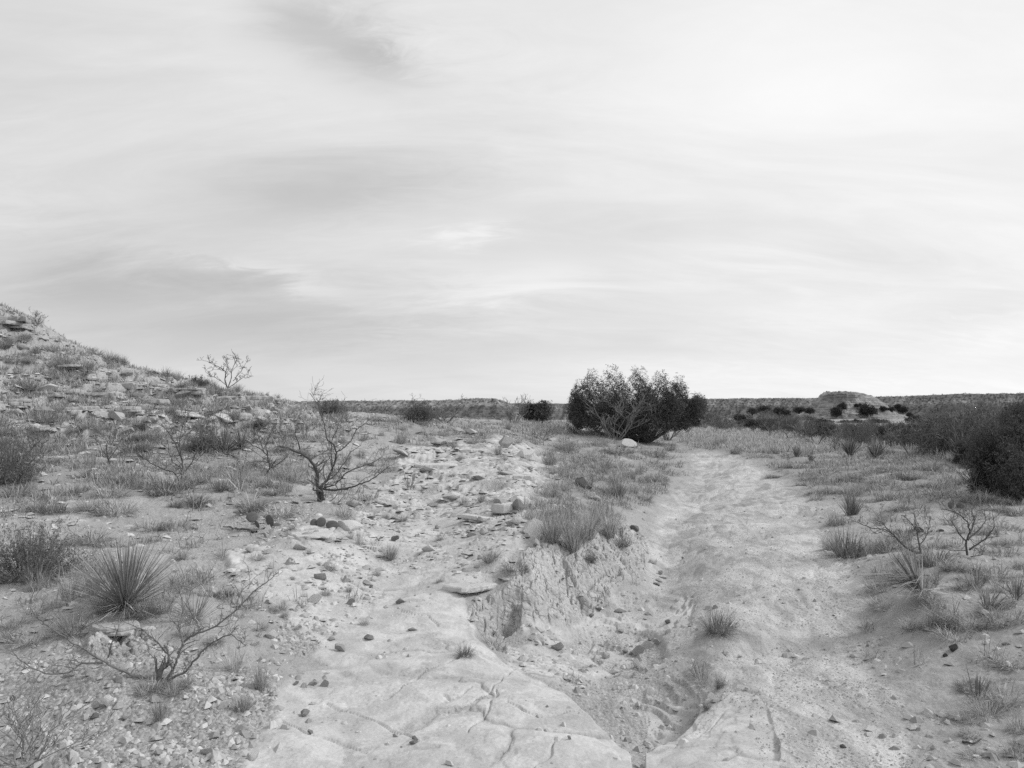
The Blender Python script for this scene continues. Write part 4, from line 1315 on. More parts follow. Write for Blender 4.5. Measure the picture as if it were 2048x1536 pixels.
# leafy dark shrubs
def leafy(px, py, wpx, hpx, lab, seed, n=1500, leaf=.016, m_=None, stems=260):
    p = at(px, py); k = p[1] / F
    rng = np.random.default_rng(seed)
    root = empty('leafy_shrub', p)
    w, h = wpx * k / 2, hpx * k
    a = rng.uniform(0, 6.28, stems); ln = np.radians(rng.uniform(0, 72, stems))
    base_ = np.stack([np.cos(a) * w * .15, np.sin(a) * w * .15, np.full(stems, -.04)], 1)
    L = h * rng.uniform(.55, 1.1, stems) * (1 + (w / h - .8) * np.sin(ln)).clip(.6, 1.7)
    V, Fc = blade_arrays(base_, a, ln, L, np.full(stems, .006), rng.uniform(-.1, .25, stems), rng)
    link('stems', fill(bpy.data.meshes.new('stems'), V, Fc), M_twig, root)
    f = rng.uniform(.35, 1.02, (stems, n // stems + 1))
    c = base_[:, None] + np.stack([np.cos(a)[:, None] * L[:, None] * np.sin(ln)[:, None] * f, np.sin(a)[:, None] * L[:, None] * np.sin(ln)[:, None] * f, L[:, None] * np.cos(ln)[:, None] * f], -1)
    V, Fc = leaf_cloud(c.reshape(-1, 3), leaf * rng.uniform(.5, 1.2, c.shape[0] * c.shape[1]), 4, rng, 1.1, .22)
    link('foliage', fill(bpy.data.meshes.new('foliage'), V, Fc), m_ or M_shrub, root)
    tag(root, lab or label('leafy grey shrub', px, py), 'shrub')
leafy(62, 1158, 200, 125, 'dark leafy shrub at the left edge beside the big green yucca', 401, 3200, .014)
leafy(15, 965, 110, 130, 'grey leafy shrub at the left edge below the hill', 402, 2200, .02)
leafy(410, 905, 70, 50, 'grey green leafy shrub among the hillside mesquites', 403, 1200, .03)
leafy(660, 835, 80, 36, 'pale rounded shrub on the skyline above the twisted mesquite', 404, 1200, .04, M_grass)
leafy(396, 775, 44, 22, 'low pale shrub on the hill crest left of the bare leaning shrub', 405, 700, .04, M_grass)
leafy(838, 845, 70, 46, 'pale feathery shrub on the skyline left of the wide mesquite', 406, 1200, .04, M_grass)

# ------------------------------------------------------------------ yuccas
def yucca(px, py, wpx, hpx, lab, seed, n=150, w=.011, dead=40, lean=(0, 78), droop=.08, skew=None, m_=None, dead_mat=None):
    p = at(px, py); k = p[1] / F
    rng = np.random.default_rng(seed)
    root = empty('yucca', p)
    h = hpx * k; wid = wpx * k / 2
    def leaves(nm, n_, ln_, L_, dr, ww, mm, az=None):
        a = rng.uniform(0, 6.28, n_) if az is None else rng.normal(az[0], az[1], n_)
        r_ = .035 * np.sqrt(rng.uniform(0, 1, n_))
        b = np.stack([np.cos(a) * r_, np.sin(a) * r_, rng.uniform(-.02, .05, n_)], 1)
        V, Fc = blade_arrays(b, a + rng.normal(0, .12, n_), ln_, L_, ww * rng.uniform(.7, 1.15, n_), dr, rng, 1.2)
        link(nm, blade_mesh(nm, V, Fc, rng), mm, root)
    ln = np.radians(lean[0] + (lean[1] - lean[0]) * rng.uniform(0, 1, n) ** .8)
    L = rng.uniform(.72, 1.04, n) * (h * np.cos(ln) ** 2 + max(wid, h * .5) * np.sin(ln) ** 2)
    leaves('leaves', n, ln, L, droop * rng.uniform(.3, 1.4, n), w, m_ or M_yucca, skew)
    if dead:
        leaves('dead_leaves', dead, np.radians(rng.uniform(70, 99, dead)), rng.uniform(.35, .8, dead) * max(wid, h * .6), rng.uniform(.0, .35, dead), w * .8, dead_mat or M_dead)
    tag(root, lab, 'yucca')
    return root
yucca(250, 1215, 300, 168, 'big green yucca with stiff upright leaves at left', 501, 430, .0062, 110, (0, 80), .16)
yucca(387, 1245, 130, 90, 'smaller half dead yucca to the right of the big green one', 502, 70, .006, 60, (0, 70))
yucca(451, 905, 60, 58, 'bluish yucca among hillside mesquites, left of a pair', 503, 90, .02, 8)
yucca(482, 898, 56, 50, 'bluish yucca among hillside mesquites, right of a pair', 504, 90, .02, 8)
yucca(480, 986, 80, 44, 'dry star shaped yucca nearest the tall grass', 505, 14, .008, 30, (15, 85), m_=M_dead)
yucca(500, 1012, 84, 50, 'dry star shaped yucca above the prickly pear', 506, 16, .008, 36, (10, 85), m_=M_dead)
yucca(818, 980, 36, 34, 'tiny yucca alone on the pale stone above the slab', 507, 26, .009, 4, (0, 60))
yucca(1593, 914, 22, 26, 'small yucca tuft at the left end of the row by the pale grass', 508, 60, .022, 4, (0, 40))
yucca(1623, 924, 16, 22, 'smallest yucca tuft in the row by the pale grass', 509, 50, .02, 4, (0, 40))
yucca(1700, 913, 44, 46, 'left of two tall yuccas in front of the arched mesquite', 510, 110, .024, 10, (0, 50))
yucca(1750, 918, 40, 44, 'right of two tall yuccas in front of the arched mesquite', 511, 110, .024, 10, (0, 45))
y_ = yucca(1845, 1190, 150, 110, 'drooping yucca with a skirt of fallen leaves on the right bank', 512, 55, .010, 50, (0, 60), skew=(math.pi * .75, .7))
# fallen skirt of grey leaves sweeping down to the path
rng = np.random.default_rng(513)
n_ = 70; a = rng.normal(math.pi * 1.12, .32, n_)
b = np.stack([np.cos(a) * .04, np.sin(a) * .04, rng.uniform(.08, .15, n_)], 1)
V, Fc = blade_arrays(b, a, np.radians(rng.uniform(72, 92, n_)), rng.uniform(.24, .44, n_), rng.uniform(.008, .013, n_), rng.uniform(.1, .35, n_), rng, 1.0)
link('fallen_leaves', blade_mesh('fallen_leaves', V, Fc, rng), M_yucca, y_)
yucca(1951, 1178, 50, 50, 'small yucca to the right of the drooping one, farther back', 514, 30, .007, 8, (0, 50))
yucca(1978, 1218, 70, 56, 'small dark yucca lower right of the drooping one', 515, 40, .008, 12, (0, 60))
yucca(2032, 1200, 60, 54, 'small yucca at the right edge level with the drooping one', 516, 40, .008, 10, (0, 60))
yucca(1952, 1398, 60, 56, 'small yucca rising from low grass near the right bottom corner', 517, 26, .006, 8, (0, 55))
yucca(1858, 1258, 18, 40, 'single tiny upright yucca below the drooping one', 518, 14, .006, 0, (0, 25))

# ------------------------------------------------------------------ grass tufts
TUFT = {
    'up':   [tuft_mesh('grass_tuft', 600 + i, 230, .20, (0, 48), .45, .016, .5, .9) for i in range(4)],
    'mound': [tuft_mesh('grass_tuft', 610 + i, 340, .34, (5, 82), .5, .018, .45, .75) for i in range(4)],
    'low':  [tuft_mesh('grass_tuft', 620 + i, 320, .75, (5, 85), .6, .03, .4, .8) for i in range(4)],
    'wispy': [tuft_mesh('grass_tuft', 630 + i, 120, .22, (0, 40), .5, .012, .4, 1.2) for i in range(3)],
}
TW = {'up': 1.5, 'mound': 2.0, 'low': 2.4, 'wispy': 1.5}
TL = {'up': 'upright dry grass tuft', 'mound': 'rounded dry grass clump', 'low': 'low matted grass patch', 'wispy': 'thin wispy grass tuft'}
rt = random.Random(77)
TUFTS = []
def tuft(px, py, wpx, hpx, kind='mound', green=False, lab=None, pos=None, group='grass tufts on the slopes'):
    p = pos or at(px, py); k = p[1] / F
    o = put('grass_tuft', rt.choice(TUFT[kind]), None, p, rt.uniform(0, 6.28), (wpx * k / TW[kind] * 1.12, wpx * k / TW[kind] * 1.12, hpx * k * 1.25))
    tag(o, lab or label(('grey green ' if green else '') + TL[kind], px, py), 'grass', group)
    TUFTS.append((o, wpx * hpx))
    return o
for kd in TUFT:
    for q in TUFT[kd]: q.materials.append(M_grass)
GREEN = {}
def green(o):
    me_ = o.data
    if me_.name not in GREEN:
        c = me_.copy(); c.materials.clear(); c.materials.append(M_grass_green); GREEN[me_.name] = c
    o.data = GREEN[me_.name]
    return o
T = [(58,778,60,40,'mound'),(130,722,44,22,'mound'),(103,700,34,18,'mound'),(120,744,50,24,'mound'),(174,742,50,24,'low'),(219,728,36,20,'mound'),(191,709,36,16,'low'),(147,755,50,22,'low'),
     (338,828,44,30,'mound'),(425,828,40,26,'mound'),(473,842,28,30,'up'),(615,880,40,22,'mound'),(89,850,70,40,'mound'),(133,838,50,24,'low'),(297,748,34,16,'mound'),(554,800,22,14,'up'),
     (79,912,90,50,'wispy'),(181,935,60,50,'wispy'),(171,955,36,22,'up'),(345,972,110,34,'low'),(478,965,90,60,'wispy'),(506,935,50,40,'wispy'),(253,966,70,28,'mound'),(222,990,80,30,'low'),(34,992,80,36,'mound'),(55,960,60,40,'mound'),
     (106,1024,60,26,'low'),(232,1024,90,34,'low'),(308,1058,80,26,'low'),(345,1056,70,24,'low'),(181,1085,110,40,'mound'),(400,965,90,40,'mound'),(440,950,60,46,'wispy'),(580,960,60,34,'mound'),(610,945,60,34,'wispy'),(690,930,60,44,'wispy'),
     (803,887,42,34,'up'),(903,893,40,26,'mound'),(947,886,40,20,'mound'),(996,910,32,26,'up'),(870,928,26,14,'mound'),(918,921,30,14,'mound'),(926,1008,30,18,'mound'),(963,1004,26,20,'up'),(806,1041,34,16,'mound'),(771,1036,26,12,'mound'),
     (718,1090,34,40,'wispy'),(750,1096,44,22,'mound'),(782,1118,52,34,'up'),(660,1140,36,22,'mound'),(979,1124,60,28,'up'),(1102,1085,84,60,'up'),(1146,1098,84,84,'up'),(1218,1072,70,60,'up'),(1175,1075,80,60,'up'),(1125,1065,80,56,'wispy'),(1195,1040,70,44,'mound'),(1181,1124,36,36,'mound'),(1245,1092,48,30,'mound'),(1030,1140,60,24,'low'),
     (1085,1062,50,40,'wispy'),(1180,1050,70,44,'wispy'),(1130,1040,60,34,'wispy'),(1205,945,50,24,'mound'),(1237,936,50,18,'mound'),(1266,985,44,26,'mound'),(1291,966,40,24,'mound'),(1315,964,34,22,'mound'),(1297,985,30,18,'mound'),(1237,995,60,46,'up'),
     (1240,905,70,22,'low'),(1310,912,70,24,'low'),(1340,900,40,20,'mound'),(1130,905,60,30,'wispy'),(1165,925,60,24,'low'),(1017,858,26,20,'up'),(794,842,44,18,'low'),
     (651,1190,30,16,'mound'),(698,1184,24,14,'up'),(728,1250,30,18,'mound'),(561,1220,44,26,'mound'),(930,1312,50,30,'mound'),(145,1262,100,56,'mound'),(75,1180,70,60,'wispy'),(140,1200,90,70,'wispy'),(185,1190,60,80,'wispy'),
     (319,1446,46,60,'up'),(310,1372,60,24,'low'),(345,1378,60,22,'wispy'),(290,1385,50,20,'low'),(370,1370,50,24,'mound'),(205,1225,80,60,'wispy'),(290,1230,90,50,'mound'),(330,1225,70,44,'wispy'),(485,1424,60,42,'up'),(521,1380,52,66,'up'),(467,1340,70,46,'wispy'),(347,1390,50,34,'mound'),(30,1250,60,20,'low'),(60,1280,80,22,'low'),
     (1437,1262,100,56,'mound'),(1440,1375,34,34,'mound'),(1413,1420,26,26,'mound'),(1539,956,24,16,'mound'),(1704,1030,62,52,'up'),(1669,1052,50,34,'mound'),(1697,1112,110,74,'mound'),(1660,1100,60,40,'mound'),(1740,1106,60,36,'wispy'),
     (1870,1130,110,48,'mound'),(1810,1150,60,36,'mound'),(1910,1140,70,30,'mound'),(1990,1150,90,30,'low'),(1940,1250,90,26,'low'),(2000,1245,80,24,'low'),(1910,1275,80,26,'low'),(1970,1430,90,40,'mound'),(2010,1400,90,34,'low'),(1945,1440,60,26,'low'),(2040,1460,60,30,'low'),
     (1780,1000,50,20,'low'),(1840,1015,60,24,'wispy'),(1900,1050,80,30,'wispy'),(2000,1060,80,26,'low'),(1960,1010,90,36,'wispy'),(1770,1035,40,14,'low'),(2030,1030,60,24,'low'),(1880,990,60,20,'low'),(2010,1110,70,24,'low'),(1700,960,60,20,'low'),(1760,965,60,20,'low'),(1820,955,60,24,'low'),
     (1440,890,40,24,'mound'),(1470,905,44,24,'mound'),(1540,905,60,22,'mound'),(1590,935,40,12,'low'),(1640,935,44,14,'low'),(1500,900,40,20,'low'),(1800,925,60,26,'low'),(1860,940,80,30,'mound'),(1900,965,70,26,'mound'),(2020,1330,70,22,'low'),(2035,1510,60,30,'low')]
DARKT = {(1437,1262),(1440,1375),(1413,1420),(1218,1066),(1146,1088),(1704,1030),(1697,1112),(1870,1130),(1181,1124),(1245,1092),(106,1024),(930,1312)}
for px, py, w, h, kd in T:
    g_ = (px, py) in DARKT
    o = tuft(px, py, w, h, kd, g_)
    if g_: green(o)
# more tufts scattered where the slopes are grassy
def weight(name, px=None, xy=None):
    x_, y_ = xy
    return float(gsample(REG[name], np.array([math.atan2(x_, y_)]), np.array([math.log(math.hypot(x_, y_))]))[0])
def auto_tufts(n, box, wr, hr, kinds, avoid=('slab', 'trail', 'wash', 'bank')):
    k = 0; tries = 0
    while k < n and tries < n * 12:
        tries += 1
        px, py = rt.uniform(box[0], box[2]), rt.uniform(box[1], box[3])
        x_, y_, z_ = at(px, py)
        if CAMZ + ray(px, py)[2] / ray(px, py)[1] * y_ - z_ > .15 or y_ > 60: continue
        if any(weight(a, xy=(x_, y_)) > .4 for a in avoid): continue
        w = rt.uniform(*wr); h = rt.uniform(*hr)
        o = tuft(px, py, w, h, rt.choice(kinds), pos=(x_, y_, z_))
        if rt.random() < .25: green(o)
        k += 1
auto_tufts(95, (0, 680, 600, 870), (16, 44), (10, 24), ('mound', 'low', 'mound', 'up'))
auto_tufts(46, (0, 870, 620, 1030), (36, 84), (16, 36), ('mound', 'low', 'wispy', 'mound'))
auto_tufts(22, (560, 840, 1120, 960), (18, 40), (8, 20), ('mound', 'low'))
auto_tufts(26, (1090, 880, 1350, 1010), (28, 64), (12, 32), ('mound', 'low', 'wispy'))
auto_tufts(44, (1500, 900, 2048, 1010), (24, 60), (8, 22), ('low', 'low', 'mound'), ('trail',))
auto_tufts(36, (1720, 1010, 2048, 1260), (30, 80), (12, 30), ('low', 'mound', 'low', 'wispy'), ('trail',))
auto_tufts(14, (0, 1050, 560, 1300), (24, 60), (12, 26), ('low', 'wispy', 'mound'))
auto_tufts(8, (560, 1040, 900, 1260), (14, 30), (8, 18), ('mound',), ('trail',))
auto_tufts(8, (1880, 1270, 2048, 1536), (24, 60), (10, 20), ('low',), ('trail',))
# wiry bush in the bottom corner
o = shrub(47, 1530, 330, 150, 'wiry pale shrub fanning out of the bottom corner beside the gravel', meshes=FINE, m_=M_pale_twig, name='bare_shrub', which=0, rz=1.0)

# past three hundred the smallest clumps are one undergrowth
TUFTS.sort(key=lambda q: -q[1])
Vs, Fs, Ts, nv = [], [], [], 0
for o, _ in TUFTS[296:]:
    m_ = o.data
    co = np.zeros(len(m_.vertices) * 3, np.float32); m_.vertices.foreach_get('co', co); co = co.reshape(-1, 3)
    fi = np.zeros(len(m_.loops), np.int32); m_.loops.foreach_get('vertex_index', fi)
    mw = np.array(Matrix.LocRotScale(o.location, o.rotation_euler, o.scale))
    Vs.append(co @ mw[:3, :3].T + mw[:3, 3]); Fs.append(fi.reshape(-1, 3) + nv); nv += len(co)
    tn_ = np.zeros(len(co), np.float32); m_.attributes['tone'].data.foreach_get('value', tn_); Ts.append(tn_)
    bpy.data.objects.remove(o)
if Vs:
    me_ = fill(bpy.data.meshes.new('undergrowth'), np.concatenate(Vs), np.concatenate(Fs)); attr(me_, 'tone', np.concatenate(Ts))
    tag(link('undergrowth', me_, M_grass), 'smallest dry grass clumps between the larger tufts', 'grass', kind='stuff')

# ------------------------------------------------------------------ prickly pears
def pear(px, py, pads, lab):
    p = at(px, py); k = p[1] / F
    root = empty('prickly_pear', p)
    for i, (ax, ay, rx, rz_, yaw, tl) in enumerate(pads):
        bm = bmesh.new()
        bmesh.ops.create_uvsphere(bm, u_segments=20, v_segments=14, radius=1)
        for v_ in bm.verts:
            q = v_.co
            w_ = .72 + .28 * min(1, (q.z + 1) * .9)
            v_.co = (q.x * rx * k * w_, q.y * .013, q.z * rz_ * k)
        me_ = bpy.data.meshes.new('pad'); bm.to_mesh(me_); bm.free()
        for q in me_.polygons: q.use_smooth = True
        o = link('pad', me_, M_pear, root)
        wx, _, wz = pt(px + ax, py + ay, p[1])
        o.location = (wx - p[0], random.uniform(-.05, .05), wz - p[2])
        o.rotation_euler = (R(tl), R(random.uniform(-18, 18)), R(yaw))
    tag(root, lab, 'cactus')
pear(538, 1056, [(-32,-22,12,11,20,-20),(2,-14,13,13,-35,10),(14,2,12,12,30,-15),(-10,4,10,8,60,40),(-22,-8,9,8,-50,20),(8,30,14,7,10,60)], 'larger prickly pear with flat grey pads beside a pale stone')
pear(650, 1052, [(-20,-6,8,10,30,0),(-6,-8,10,11,25,10),(16,-2,13,10,10,-10)], 'small prickly pear with three dark pads below the twisted mesquite')
pear(1909, 1016, [(-6,-6,9,8,20,0),(8,-4,8,7,-30,10),(0,-12,7,6,40,0)], 'tiny prickly pear in the grass behind the right bank mesquites')
pear(1835, 1068, [(-14,-4,12,7,20,50),(6,-6,10,8,-30,20),(26,-2,11,7,40,50),(44,-4,9,7,0,20)], 'low sprawling prickly pear behind the mesquites above the drooping yucca')

# ------------------------------------------------------------------ stones
ROCK = [rock_mesh('stone', 700 + i, [.6, .75, .5, .65, .8, .55][i], 10 + i % 3) for i in range(6)]
FLAT = [rock_mesh('stone', 720 + i, [.22, .16, .28, .2, .25, .18][i], 11 + i % 3, 3, .04) for i in range(6)]
for q in ROCK + FLAT: q.materials.append(M_stone)
VAR = {}
def recolour(o, m_):
    key = (o.data.name, m_.name)
    if key not in VAR:
        c = o.data.copy(); c.materials.clear(); c.materials.append(m_); VAR[key] = c
    o.data = VAR[key]
    return o
rs = random.Random(99)
def stone(px, py, wpx, hpx=None, kind='r', tone=None, lab=None, group='loose stones', pos=None, rz=None, tilt=.15):
    """py is the foot of the stone"""
    p = pos or at(px, py); k = p[1] / F
    me_ = rs.choice(FLAT if kind == 'f' else ROCK)
    zz_ = np.array([q.co.z for q in me_.vertices]); zh = zz_.max() - zz_.min()
    hpx = hpx or wpx * (.28 if kind == 'f' else .6)
    sx = wpx * k / 2; sz = hpx * k / zh * 1.15
    depth = sx * rs.uniform(.6, .95)
    gx, gy = gslope(p[0], p[1])
    o = put('stone', me_, None, (p[0], p[1] + depth * .5, 0), rz if rz is not None else rs.uniform(-.5, .5) + rs.choice((0, math.pi)), (sx, depth, sz),
            (math.atan(gy) * .6 + rs.uniform(-tilt, tilt), -math.atan(gx) * .6 + rs.uniform(-tilt, tilt)))
    o.location.z = ground(p[0], p[1] + depth * .5) + zh * sz * .26
    tn = {'d': 'dark ', 'p': 'pale ', None: '', 'w': 'white '}[tone]
    if tone == 'd': recolour(o, M_stone_dark)
    if tone == 'p': recolour(o, M_stone_pale)
    if tone == 'w': recolour(o, M_white)
    size = 'large ' if wpx > 38 else ('small ' if wpx < 16 else '')
    look = f'{size}{tn}{"flat stone" if kind == "f" else "angular stone"}'
    tag(o, lab or label(look, px, py), 'stone', group)
    return o
ST = [(213,1414,36,28,'r','w','white angular rock on the gravel, brightest of the stones'),(138,1356,26,16,'r','p',None),(608,1434,24,14,'r','d','dark wedge shaped stone alone on the pale slab'),(682,1304,26,20,'r',None,'angular stone at the upper left edge of the pale slab'),
      (268,1510,18,12,'r','p',None),(248,1442,20,14,'r',None,None),(24,1402,20,12,'r','d',None),(622,1374,22,14,'r',None,None),(648,1374,22,14,'r',None,None),(606,1376,14,10,'r',None,None),(590,1372,12,9,'r','d',None),(507,1294,20,14,'r','p',None),(423,1480,32,14,'r',None,None),(414,1512,34,18,'r',None,None),
      (503,1520,30,16,'r','p',None),(593,1262,20,12,'r','p',None),(621,1470,14,10,'r','d',None),(533,1066,28,18,'r','p','pale rounded stone leaning on the larger prickly pear'),(499,1106,24,16,'r','p',None),(539,1278,26,18,'r','p',None),(188,1416,16,14,'r',None,None),(186,1440,18,12,'r','d',None),
      (615,968,16,16,'r','p',None),(593,1008,26,10,'f','p',None),(463,1008,12,8,'r','p',None),(800,1208,20,12,'r','d',None),(825,1262,22,8,'r',None,None),(738,1282,30,10,'f','d',None),(660,1282,20,8,'f',None,None),
      (914,866,28,12,'r',None,None),(941,870,30,12,'r',None,None),(876,893,40,16,'r',None,None),(1011,898,44,26,'r',None,None),(1052,918,52,22,'r','p','broad pale boulder above the bank beside the bare mesquite'),(1005,1030,40,40,'r',None,'split square stone block standing at the bank edge'),(1038,1026,34,30,'r','d','dark block wedged beside the split square block'),
      (1029,1050,40,22,'r','p',None),(1064,1068,48,30,'r','p','large pale rounded boulder below the split square block'),(1022,1052,30,14,'f','p',None),(961,1046,26,14,'r','d',None),(967,1070,22,14,'r',None,None),(944,1072,26,8,'f','d',None),(1073,1092,22,14,'r','p',None),(788,1083,20,14,'r','d',None),(613,1075,28,14,'r',None,None),(1030,1006,26,16,'r','p',None),
      (1306,1128,20,10,'r','p',None),(1327,1157,22,8,'f','p',None),(1321,1150,14,8,'f',None,None),(1316,1172,18,8,'r',None,None),(1318,1164,16,6,'f',None,None),(1240,1226,30,7,'f','d',None),(1197,1224,16,6,'f','d',None),(1183,1237,16,8,'r','d',None),(1114,1303,26,16,'r','d','dark stone where the clay bank meets the wash'),(1122,1298,18,12,'r',None,None),
      (1275,1334,20,18,'r','w','bright white stone in the middle of the wash pool'),(1228,1348,28,12,'r','p','pale blocky stone at the lip of the wash pool'),(1316,1290,20,14,'r',None,None),(1292,1298,26,16,'r','p',None),(1276,1308,26,16,'r',None,None),(1250,1308,18,10,'r',None,None),(1233,1355,16,8,'r','p',None),(1336,1248,16,7,'f','d',None),
      (1262,1312,10,7,'r',None,None),(1300,1282,14,8,'r',None,None),(1212,1318,18,14,'r',None,None),(1280,1296,12,8,'r',None,None),(1272,1064,22,14,'r','d','dark stone at the foot of the bank beside the path'),(1168,978,40,22,'r','d','dark earth covered boulder on the slope below the juniper'),(1252,893,56,16,'f','p','pale leaning slab at the foot of the large juniper'),(1190,1000,30,12,'f',None,None),
      (1735,1322,12,5,'f',None,None),(2014,1290,18,9,'r',None,None),(1866,1500,12,10,'r',None,None),(1688,1497,14,8,'r','d',None),(1488,1208,8,5,'r',None,None),(1528,1196,7,4,'r',None,None),(1480,1316,12,5,'f',None,None),(1517,1322,8,4,'r',None,None),(1366,1118,8,6,'r',None,None),
      (456,828,18,20,'r','d',None),(419,847,26,10,'f','p',None),(533,806,26,12,'r',None,None),(557,808,22,10,'r','p',None),(12,702,30,16,'r','d',None),(253,784,40,16,'r',None,None),(228,794,40,12,'f','p',None),(345,796,20,8,'r','p',None),(150,790,50,8,'f',None,None),(30,830,40,10,'f',None,None),
      (805,915,44,8,'f',None,None),(760,1010,30,10,'r','p',None),(900,1000,44,14,'f','p',None),(850,945,30,8,'f','d',None),(960,960,30,8,'f','d',None),(1010,950,36,10,'f',None,None),(700,1060,60,18,'f','p',None),(600,1100,30,14,'r','p',None),(575,1130,26,12,'r',None,None),(640,1160,30,16,'r',None,None),(690,1165,26,14,'r',None,None),(625,1205,40,14,'r','p',None),(700,1210,24,12,'r',None,None),
      (1620,1168,14,5,'f','p',None),(1795,1070,24,10,'r','d',None),(1990,1120,12,8,'r','p',None),(2020,1180,16,8,'f','p',None),(830,1480,14,10,'r','d',None),(828,1488,20,6,'f','d',None),(790,1475,12,6,'r',None,None),(1095,1415,8,5,'r','d',None),(1140,1480,10,10,'r',None,None)]
for a in ST:
    stone(a[0], a[1], a[2], a[3], a[4], a[5], a[6])
# plates and blocks strewn over the hillside and the platy ground
def auto_stones(n, box, wr, kind_p, tones, avoid=(), grp='sandstone plates on the hillside'):
    k = 0; tries = 0
    while k < n and tries < n * 10:
        tries += 1
        px, py = rs.uniform(box[0], box[2]), rs.uniform(box[1], box[3])
        x_, y_, z_ = at(px, py)
        if CAMZ + ray(px, py)[2] / ray(px, py)[1] * y_ - z_ > .15 or y_ > 45: continue
        if any(weight(a, xy=(x_, y_)) > .5 for a in avoid): continue
        w = wr[0] + (wr[1] - wr[0]) * rs.random() ** 3.2
        stone(px, py, w, None, 'f' if rs.random() < kind_p else 'r', rs.choice(tones), None, grp, pos=(x_, y_, z_), tilt=.22)
        k += 1
auto_stones(70, (0, 640, 620, 880), (7, 44), .95, (None, 'p', None, None, 'd'))
auto_stones(38, (560, 835, 1100, 1050), (7, 50), .85, (None, 'p', None, 'd'), grp='stones on the platy ground')
auto_stones(16, (440, 1050, 900, 1230), (10, 30), .5, (None, 'p', 'p', 'd'), grp='stones on the platy ground')
# ledges: stacks of sandstone plates that stick out of the slopes
def ledge(px, py, wpx, hpx, dpx, layers, lab, seed, rz=0.0, m_=None, sink=.3, rag=.18, tilt=(0, 0), pos=None):
    p = pos or at(px, py); k = p[1] / F
    me_ = plate_stack('ledge', seed, layers, wpx * k / 2.1, dpx * k / 2, hpx * k / layers, rag)
    o = put('ledge', me_, m_ or M_ledge, (p[0], p[1] + dpx * k * .35, p[2] - hpx * k * sink), rz, tilt=tilt)
    tag(o, lab, 'ledge', None)
    return o
ledge(8, 650, 100, 26, 110, 3, 'layered outcrop capping the left hill at its top edge', 801, .1, sink=.25, rag=.4)
ledge(372, 795, 80, 14, 60, 2, 'undercut ledge with a dark gap on the hillside below the leaning shrub', 802, -.05, sink=-.25)
ledge(252, 830, 60, 16, 50, 3, 'tilted layered ledge left of the undercut one on the hillside', 803, .25, sink=.0)
ledge(205, 798, 90, 16, 70, 2, 'broad pale ledge halfway up the hillside', 804, .1)
ledge(20, 812, 60, 22, 60, 3, 'pale blocky ledge at the left edge of the hillside', 805, 0)
ledge(578, 876, 42, 15, 40, 3, 'dark layered ledge behind the limbs of the twisted mesquite', 806, .1)
ledge(500, 806, 90, 14, 70, 2, 'low ledge just below the crest to the right of the leaning shrub', 807, .15)
ledge(300, 805, 100, 10, 60, 1, 'thin plate ledge between the undercut ledge and the broad one', 808, .1)
ledge(620, 1078, 120, 16, 90, 2, 'cracked pale blocks under the small prickly pear', 809, .05, M_stone_pale, .45)
ledge(985, 1198, 150, 12, 120, 1, 'thin overhanging stone ledge above the eroded clay bank', 810, .66, M_stone_pale, 0, .22, (R(-3), R(4)), pos=(-.34, 6.36, .085))
ledge(1010, 1030, 60, 30, 60, 2, 'thick stone ledge under the split square block', 811, .2, M_stone_pale, .5)
ledge(215, 1272, 110, 12, 70, 2, 'thin dark edged ledge below the big green yucca', 812, .15, M_ledge, .1)
ledge(1050, 960, 70, 20, 60, 2, 'pale ledge at the rim of the slope above the split block', 813, -.4, M_stone_pale, .5)
ledge(870, 935, 120, 8, 70, 1, 'wide pale plate in the middle of the stony ground', 814, .05, M_stone_pale, .35)
ledge(1560, 955, 24, 4, 24, 1, 'little stone edge under the small tuft on the path', 815, .1, M_ledge, .2)
stone(1910, 1303, 26, 14, 'r', None, 'blackish clod lying at the grass edge on the right')
recolour(COL.objects[-1], M_black)
o = stone(1891, 1314, 12, 7, 'r', None, 'smaller blackish clod beside the larger one'); recolour(o, M_black)
for px_, py_, w_, h_, d_, n__, lab_ in [(120,735,70,9,50,2,'short ledge high on the hill below the crest outcrop'),(60,712,80,10,60,2,'ledge under the crest outcrop at the left edge'),(190,762,80,9,50,2,'thin ledge on the upper hillside to the right of the short one'),(90,790,110,11,60,2,'long low ledge at mid height on the left of the hill'),
        (300,772,70,9,50,1,'single plate ledge near the crest left of the leaning shrub'),(430,800,80,10,50,2,'low ledge between the undercut one and the crest end'),(140,825,100,12,60,2,'wide low ledge near the foot of the hill at left'),(350,835,90,11,60,2,'pale low ledge near the foot of the hill below the undercut one'),(470,838,70,9,50,1,'single plate near the foot of the hill at right'),
        (60,860,90,12,60,2,'lowest ledge at the left foot of the hill'),(930,905,90,9,60,1,'pale plate ledge at the back of the stony ground'),(800,975,100,9,70,1,'pale plate ledge behind the tiny yucca'),(960,1045,110,12,80,2,'pale broken ledge to the left of the big rounded boulder'),(740,1100,90,10,70,1,'low pale plate between the small prickly pear and the slab')]:
    ledge(px_, py_, w_, h_, d_, n__, lab_, 830 + int(px_), rs.uniform(-.15, .2), M_stone_pale if 'pale' in lab_ else None, .35, .38, (rs.uniform(-.06, .06), rs.uniform(-.08, .12)))
